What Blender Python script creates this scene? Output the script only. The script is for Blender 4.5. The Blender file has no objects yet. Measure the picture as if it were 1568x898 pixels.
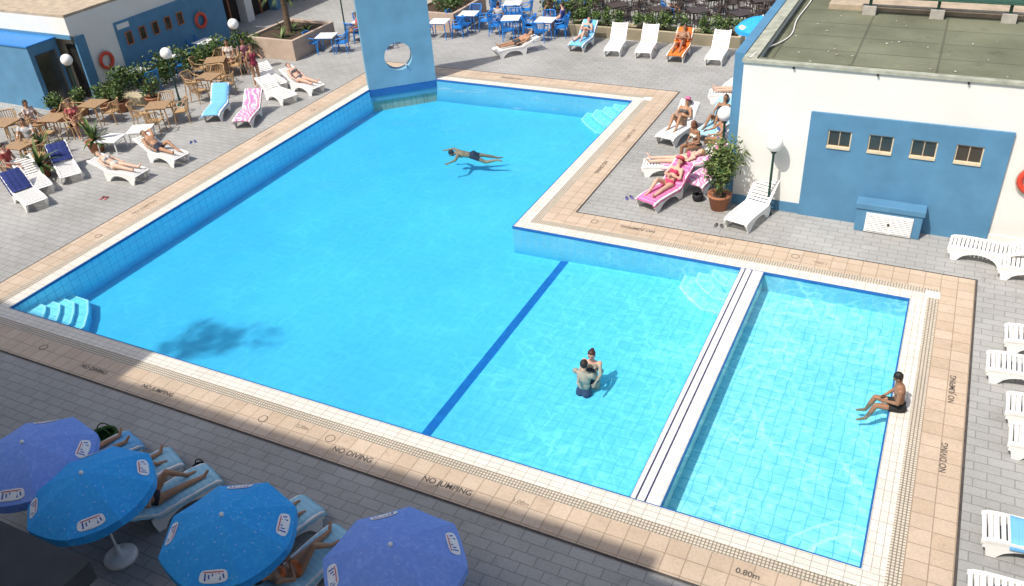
import bpy, math, random
from math import sin, cos, pi, radians, atan2, sqrt
from mathutils import Vector, Matrix
random.seed(7)
scene=bpy.context.scene
COL=scene.collection

# ------------------------------------------------------------------ materials
def new_mat(name):
    m=bpy.data.materials.new(name); m.use_nodes=True
    nt=m.node_tree; b=nt.nodes.get("Principled BSDF")
    return m,nt,b
def rgba(c): return (c[0],c[1],c[2],1)
def mat(name,col,rough=0.6,var=0.12,scale=6.0,bump=0.0,spec=0.4,trans=0,alt=None):
    m,nt,b=new_mat(name)
    N=nt.nodes; L=nt.links
    tc=N.new("ShaderNodeTexCoord"); no=N.new("ShaderNodeTexNoise")
    no.inputs["Scale"].default_value=scale; no.inputs["Detail"].default_value=5
    L.new(tc.outputs["Object"],no.inputs["Vector"])
    cr=N.new("ShaderNodeValToRGB")
    lo=[max(0,c*(1-var)) for c in col]; hi=[min(1,c*(1+var)) for c in (alt or col)]
    cr.color_ramp.elements[0].position=0.3; cr.color_ramp.elements[1].position=0.7
    cr.color_ramp.elements[0].color=rgba(lo); cr.color_ramp.elements[1].color=rgba(hi)
    L.new(no.outputs["Fac"],cr.inputs["Fac"]); L.new(cr.outputs["Color"],b.inputs["Base Color"])
    b.inputs["Roughness"].default_value=rough
    b.inputs["Specular IOR Level"].default_value=spec
    if bump>0:
        bp=N.new("ShaderNodeBump"); bp.inputs["Strength"].default_value=bump; bp.inputs["Distance"].default_value=0.02
        L.new(no.outputs["Fac"],bp.inputs["Height"]); L.new(bp.outputs["Normal"],b.inputs["Normal"])
    return m
def tile_mat(name,c1,c2,mortar,w,h,ms,rough=0.5,off=0.0,stain=0.25,stain_scale=0.6,rot=0,bump=0.3,stain_col=None,coord="Object",shift=(0,0,0),dirt=0.0):
    m,nt,b=new_mat(name); N=nt.nodes; L=nt.links
    tc=N.new("ShaderNodeTexCoord"); mp=N.new("ShaderNodeMapping"); mp.inputs["Rotation"].default_value=(0,0,rot)
    mp.inputs["Location"].default_value=shift
    L.new(tc.outputs[coord],mp.inputs["Vector"])
    br=N.new("ShaderNodeTexBrick"); br.offset=off; br.squash=1
    br.inputs["Scale"].default_value=1; br.inputs["Brick Width"].default_value=w; br.inputs["Row Height"].default_value=h
    br.inputs["Mortar Size"].default_value=ms; br.inputs["Mortar Smooth"].default_value=0.2; br.inputs["Bias"].default_value=0
    br.inputs["Color1"].default_value=rgba(c1); br.inputs["Color2"].default_value=rgba(c2); br.inputs["Mortar"].default_value=rgba(mortar)
    L.new(mp.outputs["Vector"],br.inputs["Vector"])
    def noise(sc,det=6,rg=0.6):
        no=N.new("ShaderNodeTexNoise"); no.inputs["Scale"].default_value=sc; no.inputs["Detail"].default_value=det; no.inputs["Roughness"].default_value=rg
        L.new(tc.outputs[coord],no.inputs["Vector"]); return no
    def mult(a,bb):
        mx=N.new("ShaderNodeMix"); mx.data_type='RGBA'; mx.blend_type='MULTIPLY'; mx.inputs["Factor"].default_value=1
        L.new(a,mx.inputs["A"]); L.new(bb,mx.inputs["B"]); return mx.outputs["Result"]
    def ramp(src,p0,p1,c0,c1):
        rp=N.new("ShaderNodeValToRGB"); rp.color_ramp.elements[0].position=p0; rp.color_ramp.elements[1].position=p1
        rp.color_ramp.elements[0].color=rgba(c0); rp.color_ramp.elements[1].color=rgba(c1); L.new(src,rp.inputs["Fac"]); return rp.outputs["Color"]
    sc=stain_col or (1-stain,1-stain,1-stain*1.05)
    res=mult(br.outputs["Color"],ramp(noise(stain_scale).outputs["Fac"],.35,.65,sc,(1,1,1)))
    res=mult(res,ramp(noise(25,3).outputs["Fac"],.3,.7,(.88,.88,.88),(1.06,1.06,1.06)))
    if dirt>0:
        d=1-dirt
        res=mult(res,ramp(noise(1.9,8,.75).outputs["Fac"],.56,.66,(1,1,1),(d,d*.98,d*.95)))
    L.new(res,b.inputs["Base Color"])
    b.inputs["Roughness"].default_value=rough
    if bump>0:
        bp=N.new("ShaderNodeBump"); bp.inputs["Strength"].default_value=bump; bp.inputs["Distance"].default_value=0.01; bp.invert=True
        L.new(br.outputs["Fac"],bp.inputs["Height"]); L.new(bp.outputs["Normal"],b.inputs["Normal"])
    return m
def pool_mat(name,rough=.35,wall=0,lite=1.0):
    """glazed mosaic, colour grades from pale to saturated with water depth"""
    m,nt,b=new_mat(name); N=nt.nodes; L=nt.links
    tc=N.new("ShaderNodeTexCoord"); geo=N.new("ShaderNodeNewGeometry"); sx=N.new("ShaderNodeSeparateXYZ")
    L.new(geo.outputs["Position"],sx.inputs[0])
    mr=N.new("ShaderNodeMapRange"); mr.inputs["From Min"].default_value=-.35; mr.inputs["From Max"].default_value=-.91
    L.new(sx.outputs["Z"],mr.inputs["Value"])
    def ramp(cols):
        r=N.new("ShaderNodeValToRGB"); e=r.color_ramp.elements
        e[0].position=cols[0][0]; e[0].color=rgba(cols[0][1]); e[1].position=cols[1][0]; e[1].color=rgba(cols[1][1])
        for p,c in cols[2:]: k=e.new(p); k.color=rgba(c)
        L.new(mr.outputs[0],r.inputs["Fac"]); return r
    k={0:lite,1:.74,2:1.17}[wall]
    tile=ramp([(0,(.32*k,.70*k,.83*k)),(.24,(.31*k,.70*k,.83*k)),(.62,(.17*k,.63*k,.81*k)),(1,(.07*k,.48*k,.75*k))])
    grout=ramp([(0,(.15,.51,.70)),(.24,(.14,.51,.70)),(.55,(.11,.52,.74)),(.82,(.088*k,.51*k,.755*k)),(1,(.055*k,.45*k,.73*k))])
    br=N.new("ShaderNodeTexBrick"); br.offset=0; br.inputs["Scale"].default_value=1
    br.inputs["Brick Width"].default_value=.25; br.inputs["Row Height"].default_value=.25; br.inputs["Mortar Size"].default_value=.011; br.inputs["Mortar Smooth"].default_value=.6
    dn=N.new("ShaderNodeTexNoise"); dn.inputs["Scale"].default_value=2.6; dn.inputs["Detail"].default_value=2; L.new(tc.outputs["Object"],dn.inputs["Vector"])
    va=N.new("ShaderNodeVectorMath"); va.operation='SUBTRACT'; va.inputs[1].default_value=(.5,.5,.5); L.new(dn.outputs["Color"],va.inputs[0])
    vs=N.new("ShaderNodeVectorMath"); vs.operation='SCALE'; vs.inputs["Scale"].default_value=.0 if wall else .10; L.new(va.outputs[0],vs.inputs[0])
    vd=N.new("ShaderNodeVectorMath"); vd.operation='ADD'; L.new(tc.outputs["Object"],vd.inputs[0]); L.new(vs.outputs[0],vd.inputs[1])
    L.new(vd.outputs[0],br.inputs["Vector"])
    L.new(tile.outputs["Color"],br.inputs["Color1"]); L.new(tile.outputs["Color"],br.inputs["Color2"]); L.new(grout.outputs["Color"],br.inputs["Mortar"])
    no=N.new("ShaderNodeTexNoise"); no.inputs["Scale"].default_value=.35; no.inputs["Detail"].default_value=3; L.new(tc.outputs["Object"],no.inputs["Vector"])
    r2=N.new("ShaderNodeValToRGB"); r2.color_ramp.elements[0].position=.35; r2.color_ramp.elements[1].position=.65
    r2.color_ramp.elements[0].color=(.90,.94,.96,1); r2.color_ramp.elements[1].color=(1.05,1.03,1.02,1); L.new(no.outputs["Fac"],r2.inputs["Fac"])
    mx=N.new("ShaderNodeMix"); mx.data_type='RGBA'; mx.blend_type='MULTIPLY'; mx.inputs["Factor"].default_value=1
    L.new(br.outputs["Color"],mx.inputs["A"]); L.new(r2.outputs["Color"],mx.inputs["B"])
    L.new(mx.outputs["Result"],b.inputs["Base Color"]); b.inputs["Roughness"].default_value=.8; b.inputs["Specular IOR Level"].default_value=.1
    return m

M={}
M['paver']=tile_mat("deck_pavers",(.365,.362,.35),(.405,.402,.39),(.25,.25,.24),.42,.21,.010,rough=.8,off=.5,stain=.22,stain_scale=.35,dirt=.16)
M['tan']=tile_mat("tan_tiles",(.56,.43,.31),(.62,.49,.37),(.37,.28,.20),.34,.34,.010,stain=.16,stain_scale=.8,dirt=.12)
M['white_tile']=tile_mat("white_coping_tiles",(.73,.69,.61),(.79,.75,.67),(.42,.38,.32),.245,.12,.006,stain=.10,stain_scale=1.5,rough=.35,shift=(0.02,0.02,0))
M['white_tile_y']=tile_mat("white_coping_tiles_side",(.73,.69,.61),(.79,.75,.67),(.42,.38,.32),.245,.12,.006,stain=.10,stain_scale=1.5,rough=.35,rot=pi/2,shift=(0.02,0.02,0))
M['white_div']=tile_mat("divider_tiles",(.80,.78,.72),(.84,.82,.77),(.55,.52,.47),.25,.25,.006,stain=.08,stain_scale=1.5,rough=.35,shift=(0.02,0.02,0))
M['grate']=tile_mat("overflow_grate",(.66,.58,.46),(.72,.64,.52),(.26,.22,.17),.060,.060,.011,stain=.12,rough=.5)
M['pool_tile']=pool_mat("pool_tiles")
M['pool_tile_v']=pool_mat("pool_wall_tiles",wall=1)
M['pool_tile_s']=pool_mat("pool_wall_tiles_shade_lift",wall=2)  # wall tiles with colour raised to offset shade on the left wall
M['line_blue']=mat("lane_blue",(.005,.13,.42),.6,.1)
M['trim_blue']=mat("edge_trim_blue",(.02,.12,.36),.4,.1)
M['slot']=mat("drain_slot",(.07,.06,.055),.8,.3)
M['black_groove']=mat("groove_dark",(.03,.04,.12),.6,.3)
M['blue_wall']=mat("blue_wall_paint",(.085,.225,.37),.75,.10,2.0,bump=.08)
M['blue_mono']=mat("blue_plaster",(.17,.35,.47),.7,.12,1.2,bump=.08)
M['white_wall']=mat("white_wall_paint",(.74,.73,.685),.8,.05,.8,bump=.08)
M['cream_wall']=mat("cream_wall",(.60,.52,.40),.8,.08,1.5)
M['roof']=tile_mat("roof_felt",(.17,.18,.115),(.195,.205,.135),(.12,.125,.085),1.9,1.2,.03,rough=.9,stain=.35,stain_scale=.5,dirt=.25)
M['roof_edge']=mat("roof_edge_metal",(.36,.37,.30),.7,.25,4)
M['roof_tan']=mat("roof_tan",(.42,.34,.25),.9,.2,3)
M['frame']=mat("window_frame",(.62,.52,.36),.6,.1)
M['glass']=mat("dark_glass",(.035,.033,.03),.15,.3,3,spec=.6)
M['dark']=mat("dark_interior",(.03,.022,.018),.8,.4,2)
M['plastic']=mat("white_plastic",(.80,.79,.76),.4,.04,8)
M['bluepl']=mat("blue_plastic",(.02,.20,.58),.4,.1,8)
M['wicker']=mat("wicker",(.42,.27,.14),.7,.25,40,bump=.3)
M['darkpl']=mat("dark_plastic",(.06,.045,.04),.5,.2,10)
M['tabletop']=mat("table_top",(.34,.22,.12),.5,.2,12)
M['whitetop']=mat("white_table_top",(.75,.76,.76),.4,.05,8)
M['pole']=mat("pole_green",(.012,.05,.04),.4,.2,10)
M['globe']=mat("globe_white",(.85,.84,.80),.25,.02,3)
M['terracotta']=mat("terracotta",(.36,.15,.08),.8,.2,12)
M['soil']=mat("soil",(.06,.04,.025),.95,.3,20)
M['stone']=tile_mat("planter_stone",(.50,.43,.28),(.56,.49,.33),(.3,.26,.18),.5,.25,.012,stain=.2,stain_scale=2)
M['pinkstone']=mat("planter_render",(.44,.34,.27),.85,.12,3,bump=.1)
M['leaf1']=mat("leaf_dark",(.035,.075,.018),.6,.3,5)
M['leaf2']=mat("leaf_mid",(.07,.13,.03),.55,.3,5)
M['leaf3']=mat("leaf_light",(.14,.19,.055),.55,.3,5)
M['bark']=mat("bark",(.16,.11,.07),.9,.3,14,bump=.5)
M['red']=mat("life_ring_red",(.62,.06,.03),.5,.1,5)
M['concrete']=mat("concrete",(.38,.36,.32),.9,.2,5,bump=.1)
M['steel']=mat("steel",(.45,.45,.45),.35,.1,10)
M['bench_green']=mat("bench_green",(.03,.09,.06),.6,.2,8)
M['hotel']=mat("hotel_wall",(.72,.66,.56),.8,.1,1)
M['balcony']=mat("balcony_dark",(.05,.05,.055),.8,.2,2)
M['text']=mat("painted_text",(.11,.095,.085),.7,.4,25)
M['text2']=mat("painted_text_worn",(.30,.24,.18),.7,.3,25)
M['eye']=mat("eye_dark",(.02,.015,.012),.3,.1)
M['step']=pool_mat("step_tiles",lite=1.12)
M['step_nose']=mat("step_nosing",(.48,.80,.87),.6,.03)
def umb_mat(name,base,lite):
    m,nt,b=new_mat(name); N=nt.nodes; L=nt.links
    tc=N.new("ShaderNodeTexCoord")
    v=N.new("ShaderNodeTexNoise"); v.inputs["Scale"].default_value=7; v.inputs["Detail"].default_value=3; v.inputs["Distortion"].default_value=2.5
    L.new(tc.outputs["Object"],v.inputs["Vector"])
    r=N.new("ShaderNodeValToRGB"); e=r.color_ramp.elements
    e[0].position=.48; e[0].color=rgba(base); e[1].position=.70; e[1].color=rgba(lite)
    L.new(v.outputs["Fac"],r.inputs["Fac"])
    st=N.new("ShaderNodeTexVoronoi"); st.inputs["Scale"].default_value=11; L.new(tc.outputs["Object"],st.inputs["Vector"])
    sr=N.new("ShaderNodeMapRange"); sr.inputs["From Min"].default_value=.10; sr.inputs["From Max"].default_value=.16; sr.inputs["To Min"].default_value=.55; sr.inputs["To Max"].default_value=0
    L.new(st.outputs["Distance"],sr.inputs["Value"])
    mx=N.new("ShaderNodeMix"); mx.data_type='RGBA'; mx.inputs["B"].default_value=(.40,.60,.85,1)
    L.new(sr.outputs[0],mx.inputs["Factor"]); L.new(r.outputs["Color"],mx.inputs["A"])
    L.new(mx.outputs["Result"],b.inputs["Base Color"])
    b.inputs["Roughness"].default_value=.75
    return m
M['umb1']=umb_mat("umbrella_blue",(.018,.33,.80),(.035,.42,.86))
M['umb2']=umb_mat("umbrella_faded",(.17,.31,.78),(.24,.38,.83))
M['umbw']=mat("umbrella_badge",(.78,.80,.82),.6,.05)
M['umbr']=mat("umbrella_badge_mark",(.03,.10,.40),.6,.1)
M['umbred']=mat("umbrella_badge_red",(.6,.04,.05),.6,.1)
def towel_mat(name,cols,sc,axis='X',dist=1.5):
    m,nt,b=new_mat(name); N=nt.nodes; L=nt.links
    tc=N.new("ShaderNodeTexCoord"); w=N.new("ShaderNodeTexWave"); w.bands_direction=axis
    w.inputs["Scale"].default_value=sc; w.inputs["Distortion"].default_value=dist; w.inputs["Detail"].default_value=1
    L.new(tc.outputs["Object"],w.inputs["Vector"])
    r=N.new("ShaderNodeValToRGB"); r.color_ramp.interpolation='CONSTANT'
    e=r.color_ramp.elements
    e[0].color=rgba(cols[0]); e[1].position=1/len(cols); e[1].color=rgba(cols[1])
    for i in range(2,len(cols)):
        k=e.new(i/len(cols)); k.color=rgba(cols[i])
    L.new(w.outputs["Fac"],r.inputs["Fac"]); L.new(r.outputs["Color"],b.inputs["Base Color"]); b.inputs["Roughness"].default_value=.95
    return m
M['tw_pink']=towel_mat("towel_pink",[(.78,.14,.36),(.80,.19,.40),(.78,.15,.37),(.8,.26,.46)],3,'Y')
M['tw_blue']=towel_mat("towel_light_blue",[(.17,.46,.78),(.19,.49,.80),(.16,.44,.76)],4,'Y')
M['tw_navy']=towel_mat("towel_navy",[(.015,.03,.14),(.02,.035,.16),(.025,.04,.18)],2,'X')
M['tw_orange']=towel_mat("towel_orange",[(.75,.12,.02),(.85,.22,.03)],4,'X')
M['tw_multi']=towel_mat("towel_pattern",[(.80,.18,.42),(.10,.40,.42),(.80,.22,.45),(.80,.30,.50),(.75,.62,.60)],3.5,'DIAGONAL',9)
M['tw_pale']=towel_mat("towel_pale",[(.30,.56,.70),(.34,.60,.73)],3,'Y')
M['tw_white']=towel_mat("towel_white",[(.76,.76,.74),(.7,.71,.72)],3,'Y')
M['bag_green']=mat("bag_green",(.03,.09,.02),.8,.3,20)
M['bag_black']=mat("bag_black",(.015,.015,.018),.6,.3,20)
SK={}
def skin(c):
    if c not in SK: SK[c]=mat("skin_%d"%len(SK),c,.5,.08,9,spec=.35)
    return SK[c]
CL={}
def cloth(c):
    if c not in CL: CL[c]=mat("cloth_%d"%len(CL),c,.85,.15,20)
    return CL[c]
HR={}
def hairm(c):
    if c not in HR: HR[c]=mat("hair_%d"%len(HR),c,.5,.35,60,bump=.4)
    return HR[c]

# ------------------------------------------------------------------ mesh builder
class MB:
    def __init__(s): s.v=[]; s.f=[]; s.m=[]; s.mats=[]; s.sm=[]
    def mi(s,m):
        if m not in s.mats: s.mats.append(m)
        return s.mats.index(m)
    def add(s,vs,fs,m,smooth=False,T=None):
        o=len(s.v); k=s.mi(m)
        for p in vs:
            p=Vector(p); 
            if T is not None: p=T@p
            s.v.append(tuple(p))
        for f in fs: s.f.append(tuple(o+i for i in f)); s.m.append(k); s.sm.append(smooth)
    def box(s,x0,x1,y0,y1,z0,z1,m,T=None):
        vs=[(x0,y0,z0),(x1,y0,z0),(x1,y1,z0),(x0,y1,z0),(x0,y0,z1),(x1,y0,z1),(x1,y1,z1),(x0,y1,z1)]
        s.add(vs,[(3,2,1,0),(4,5,6,7),(0,1,5,4),(1,2,6,5),(2,3,7,6),(3,0,4,7)],m,False,T)
    def tube(s,p0,p1,r0,r1,m,n=12,cap=True,smooth=True,T=None):
        p0=Vector(p0);p1=Vector(p1); d=(p1-p0)
        if d.length<1e-6: return
        q=d.to_track_quat('Z','Y'); vs=[]
        for p,r in ((p0,r0),(p1,r1)):
            for i in range(n):
                a=2*pi*i/n; vs.append(p+q@Vector((r*cos(a),r*sin(a),0)))
        fs=[(i,(i+1)%n,n+(i+1)%n,n+i) for i in range(n)]
        s.add(vs,fs,m,smooth,T)
        if cap: s.add(vs,[tuple(range(n-1,-1,-1)),tuple(range(n,2*n))],m,False,T)
    def path(s,pts,r,m,n=8,T=None):
        for a,b in zip(pts[:-1],pts[1:]): s.tube(a,b,r,r,m,n,True,True,T)
    def ell(s,c,rad,m,R=None,nu=16,nv=10,T=None):
        c=Vector(c); vs=[]; fs=[]
        for j in range(nv+1):
            ph=pi*j/nv
            for i in range(nu):
                a=2*pi*i/nu
                p=Vector((rad[0]*sin(ph)*cos(a),rad[1]*sin(ph)*sin(a),rad[2]*cos(ph)))
                if R is not None: p=R@p
                vs.append(c+p)
        for j in range(nv):
            for i in range(nu):
                fs.append((j*nu+i,(j+1)*nu+i,(j+1)*nu+(i+1)%nu,j*nu+(i+1)%nu))
        s.add(vs,fs,m,True,T)
    def lathe(s,prof,m,n=24,T=None,smooth=True):
        vs=[];fs=[]
        for r,z in prof:
            for i in range(n):
                a=2*pi*i/n; vs.append((r*cos(a),r*sin(a),z))
        for j in range(len(prof)-1):
            for i in range(n): fs.append((j*n+i,j*n+(i+1)%n,(j+1)*n+(i+1)%n,(j+1)*n+i))
        s.add(vs,fs,m,smooth,T)
    def torus(s,c,R,r,m,rot=None,n=28,k=10,mats2=None):
        c=Vector(c); vs=[]
        for i in range(n):
            a=2*pi*i/n
            for j in range(k):
                b=2*pi*j/k; p=Vector(((R+r*cos(b))*cos(a),(R+r*cos(b))*sin(a),r*sin(b)))
                if rot is not None: p=rot@p
                vs.append(c+p)
        for i in range(n):
            mm=m if not mats2 or (i%(n//4))>1 else mats2
            s.add([vs[i*k+j] for j in range(k)]+[vs[((i+1)%n)*k+j] for j in range(k)],
                  [(j,(j+1)%k,k+(j+1)%k,k+j) for j in range(k)],mm,True)
    def mesh(s,name):
        me=bpy.data.meshes.new(name); me.from_pydata(s.v,[],s.f); me.update()
        for m in s.mats: me.materials.append(m)
        me.polygons.foreach_set("material_index",s.m); me.polygons.foreach_set("use_smooth",s.sm)
        me.update(); return me
    def obj(s,name,loc=(0,0,0),rz=0,parent=None,bevel=0,scale=1):
        return place(s.mesh(name),name,loc,rz,parent,bevel,scale)
def place(me,name,loc=(0,0,0),rz=0,parent=None,bevel=0,scale=1):
    o=bpy.data.objects.new(name,me); COL.objects.link(o)
    o.location=loc; o.rotation_euler=(0,0,rz); o.scale=(scale,)*3
    if parent: o.parent=parent
    if bevel:
        b=o.modifiers.new("bevel",'BEVEL'); b.width=bevel; b.segments=2; b.limit_method='ANGLE'
    return o
def empty(name,loc=(0,0,0)):
    o=bpy.data.objects.new(name,None); COL.objects.link(o); o.location=loc; return o
def bx(name,x0,x1,y0,y1,z0,z1,m,parent=None,bevel=0):
    mb=MB(); mb.box(x0,x1,y0,y1,z0,z1,m); return mb.obj(name,parent=parent,bevel=bevel)

# ------------------------------------------------------------------ layout constants
XL,XR,YN,YF=-19.28,0.43,9.74,27.20     # pool outer limits
XC,YC=-9.37,17.64                      # inner corner of the L
WZ=-0.035

# ground sheet with an L-shaped opening
xs=[-250,XL,XC,XR,250]; ys=[-120,YN,YC,YF,400]
gv=[(x,y,0) for y in ys for x in xs]; gf=[]
for j in range(4):
    for i in range(4):
        hole=(i==1 and j in(1,2)) or (i==2 and j==1)
        if not hole: gf.append((j*5+i,j*5+i+1,(j+1)*5+i+1,(j+1)*5+i))
mb=MB(); mb.add(gv,gf,M['paver']); mb.obj("ground")

# coping
cop=empty("pool_coping")
def ring(name,a,b,z,m,my,zb=-0.12):
    """band between offsets a and b outside the pool edge"""
    bx(name+"_near",XL-b,XR+b,YN-b,YN-a,zb,z,m,cop)
    bx(name+"_right",XR+a,XR+b,YN-a,YC+a,zb,z,my,cop)
    bx(name+"_mid",XC+a,XR+b,YC+a,YC+b,zb,z,m,cop)
    bx(name+"_inner",XC+a,XC+b,YC+b,YF+a,zb,z,my,cop)
    bx(name+"_far",XL-b,XC+b,YF+a,YF+b,zb,z,m,cop)
    bx(name+"_left",XL-b,XL-a,YN-a,YF+a,zb,z,my,cop)
ring("lip",-0.012,0.018,.010,M['trim_blue'],M['trim_blue'],-.055)
ring("white",0.018,0.36,.012,M['white_tile'],M['white_tile_y'])
ring("grate",0.36,0.58,.010,M['grate'],M['grate'])
ring("tan",0.58,1.28,.012,M['tan'],M['tan'])
ring("slot",1.28,1.325,.009,M['slot'],M['slot'])
for (x,y) in ((XR+.3,YC+.3),(XC+.3,YF+.3)):
    bx("corner_block",x,x+.3,y-.1,y+.16,0,.02,M['white_wall'],cop)

# basin
basin=empty("swimming_pool_basin")
def wallq(x0,y0,x1,y1,m,zt=-0.0,zb=-2.4):
    L=sqrt((x1-x0)**2+(y1-y0)**2)
    o=MB(); o.add([(0,zb,0),(L,zb,0),(L,zt,0),(0,zt,0)],[(0,1,2,3)],m)
    ob=o.obj("basin_wall",parent=basin)
    ang=atan2(y1-y0,x1-x0)
    ob.matrix_world=Matrix.Translation((x0,y0,0))@Matrix.Rotation(ang,4,'Z')@Matrix.Rotation(pi/2,4,'X')
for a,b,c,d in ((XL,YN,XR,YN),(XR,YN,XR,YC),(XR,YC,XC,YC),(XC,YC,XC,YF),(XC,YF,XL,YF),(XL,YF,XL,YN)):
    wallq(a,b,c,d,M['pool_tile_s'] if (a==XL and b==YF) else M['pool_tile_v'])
def flo(name,x0,x1,y0,y1,z0,z1,m):
    o=MB(); o.add([(x0,y0,z0),(x1,y0,z1),(x1,y1,z1),(x0,y1,z0)],[(0,1,2,3)],m); return o.obj(name,parent=basin)
flo("floor_deep",XL,-8.0,YN,YC,-.90,-.80,M['pool_tile'])
flo("floor_lane",-8.0,-7.76,YN,YC,-.80,-.765,M['line_blue'])
flo("floor_mid",-7.76,-3.2,YN,YC,-.765,-.64,M['pool_tile'])
flo("floor_kids",-2.8,XR,YN,YC,-.50,-.50,M['pool_tile'])
flo("floor_back",XL,XC,YC,YF,-.90,-.812,M['pool_tile'])
bx("divider_wall",-3.28,-2.75,YN,YC,-2.3,.012,M['white_div'],basin,.01)
bx("divider_groove_a",-3.19,-3.16,YN,YC,.013,.016,M['black_groove'],basin)
bx("divider_groove_b",-3.03,-3.0,YN,YC,.013,.016,M['black_groove'],basin)
bx("divider_face_a",-3.29,-3.281,YN,YC,-.12,.0,M['trim_blue'],basin)
bx("divider_face_b",-2.749,-2.735,YN,YC,-.12,.0,M['trim_blue'],basin)
def steps(cx,cy,sx,sy,rs,zs):
    o=MB()
    for r,z in zip(rs,zs):
        pts=[(0,0),(r,0),(r*.98,r*.42),(r*.72,r*.72),(r*.42,r*.98),(0,r)]
        P=[(cx+sx*x,cy+sy*y) for x,y in pts]
        n=len(P)
        vs=[(x,y,z) for x,y in P]+[(x,y,-2.3) for x,y in P]
        o.add(vs,[tuple(range(n))]+[(i,(i+1)%n,n+(i+1)%n,n+i) for i in range(n)],M['step'])
        for k in range(1,n-1):
            a=Vector((*P[k],z+.006)); b=Vector((*P[k+1],z+.006)); c=Vector((cx,cy,z+.006))
            ai=a+(c-a).normalized()*.06; bi=b+(c-b).normalized()*.06
            o.add([a,b,bi,ai],[(0,1,2,3)],M['step_nose'])
    o.obj("pool_steps",parent=basin)
steps(XL,YN,1,1,[1.6,1.3,1.0,.7],[-.60,-.50,-.40,-.30])
steps(XC,YF,-1,-1,[1.7,1.35,1.0,.65],[-.62,-.46,-.32,-.18])
steps(-3.29,YC,-1,-1,[1.35,1.0,.65],[-.5,-.34,-.18])
steps(XR,YN,-1,1,[1.15,.75],[-.32,-.16])

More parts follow.
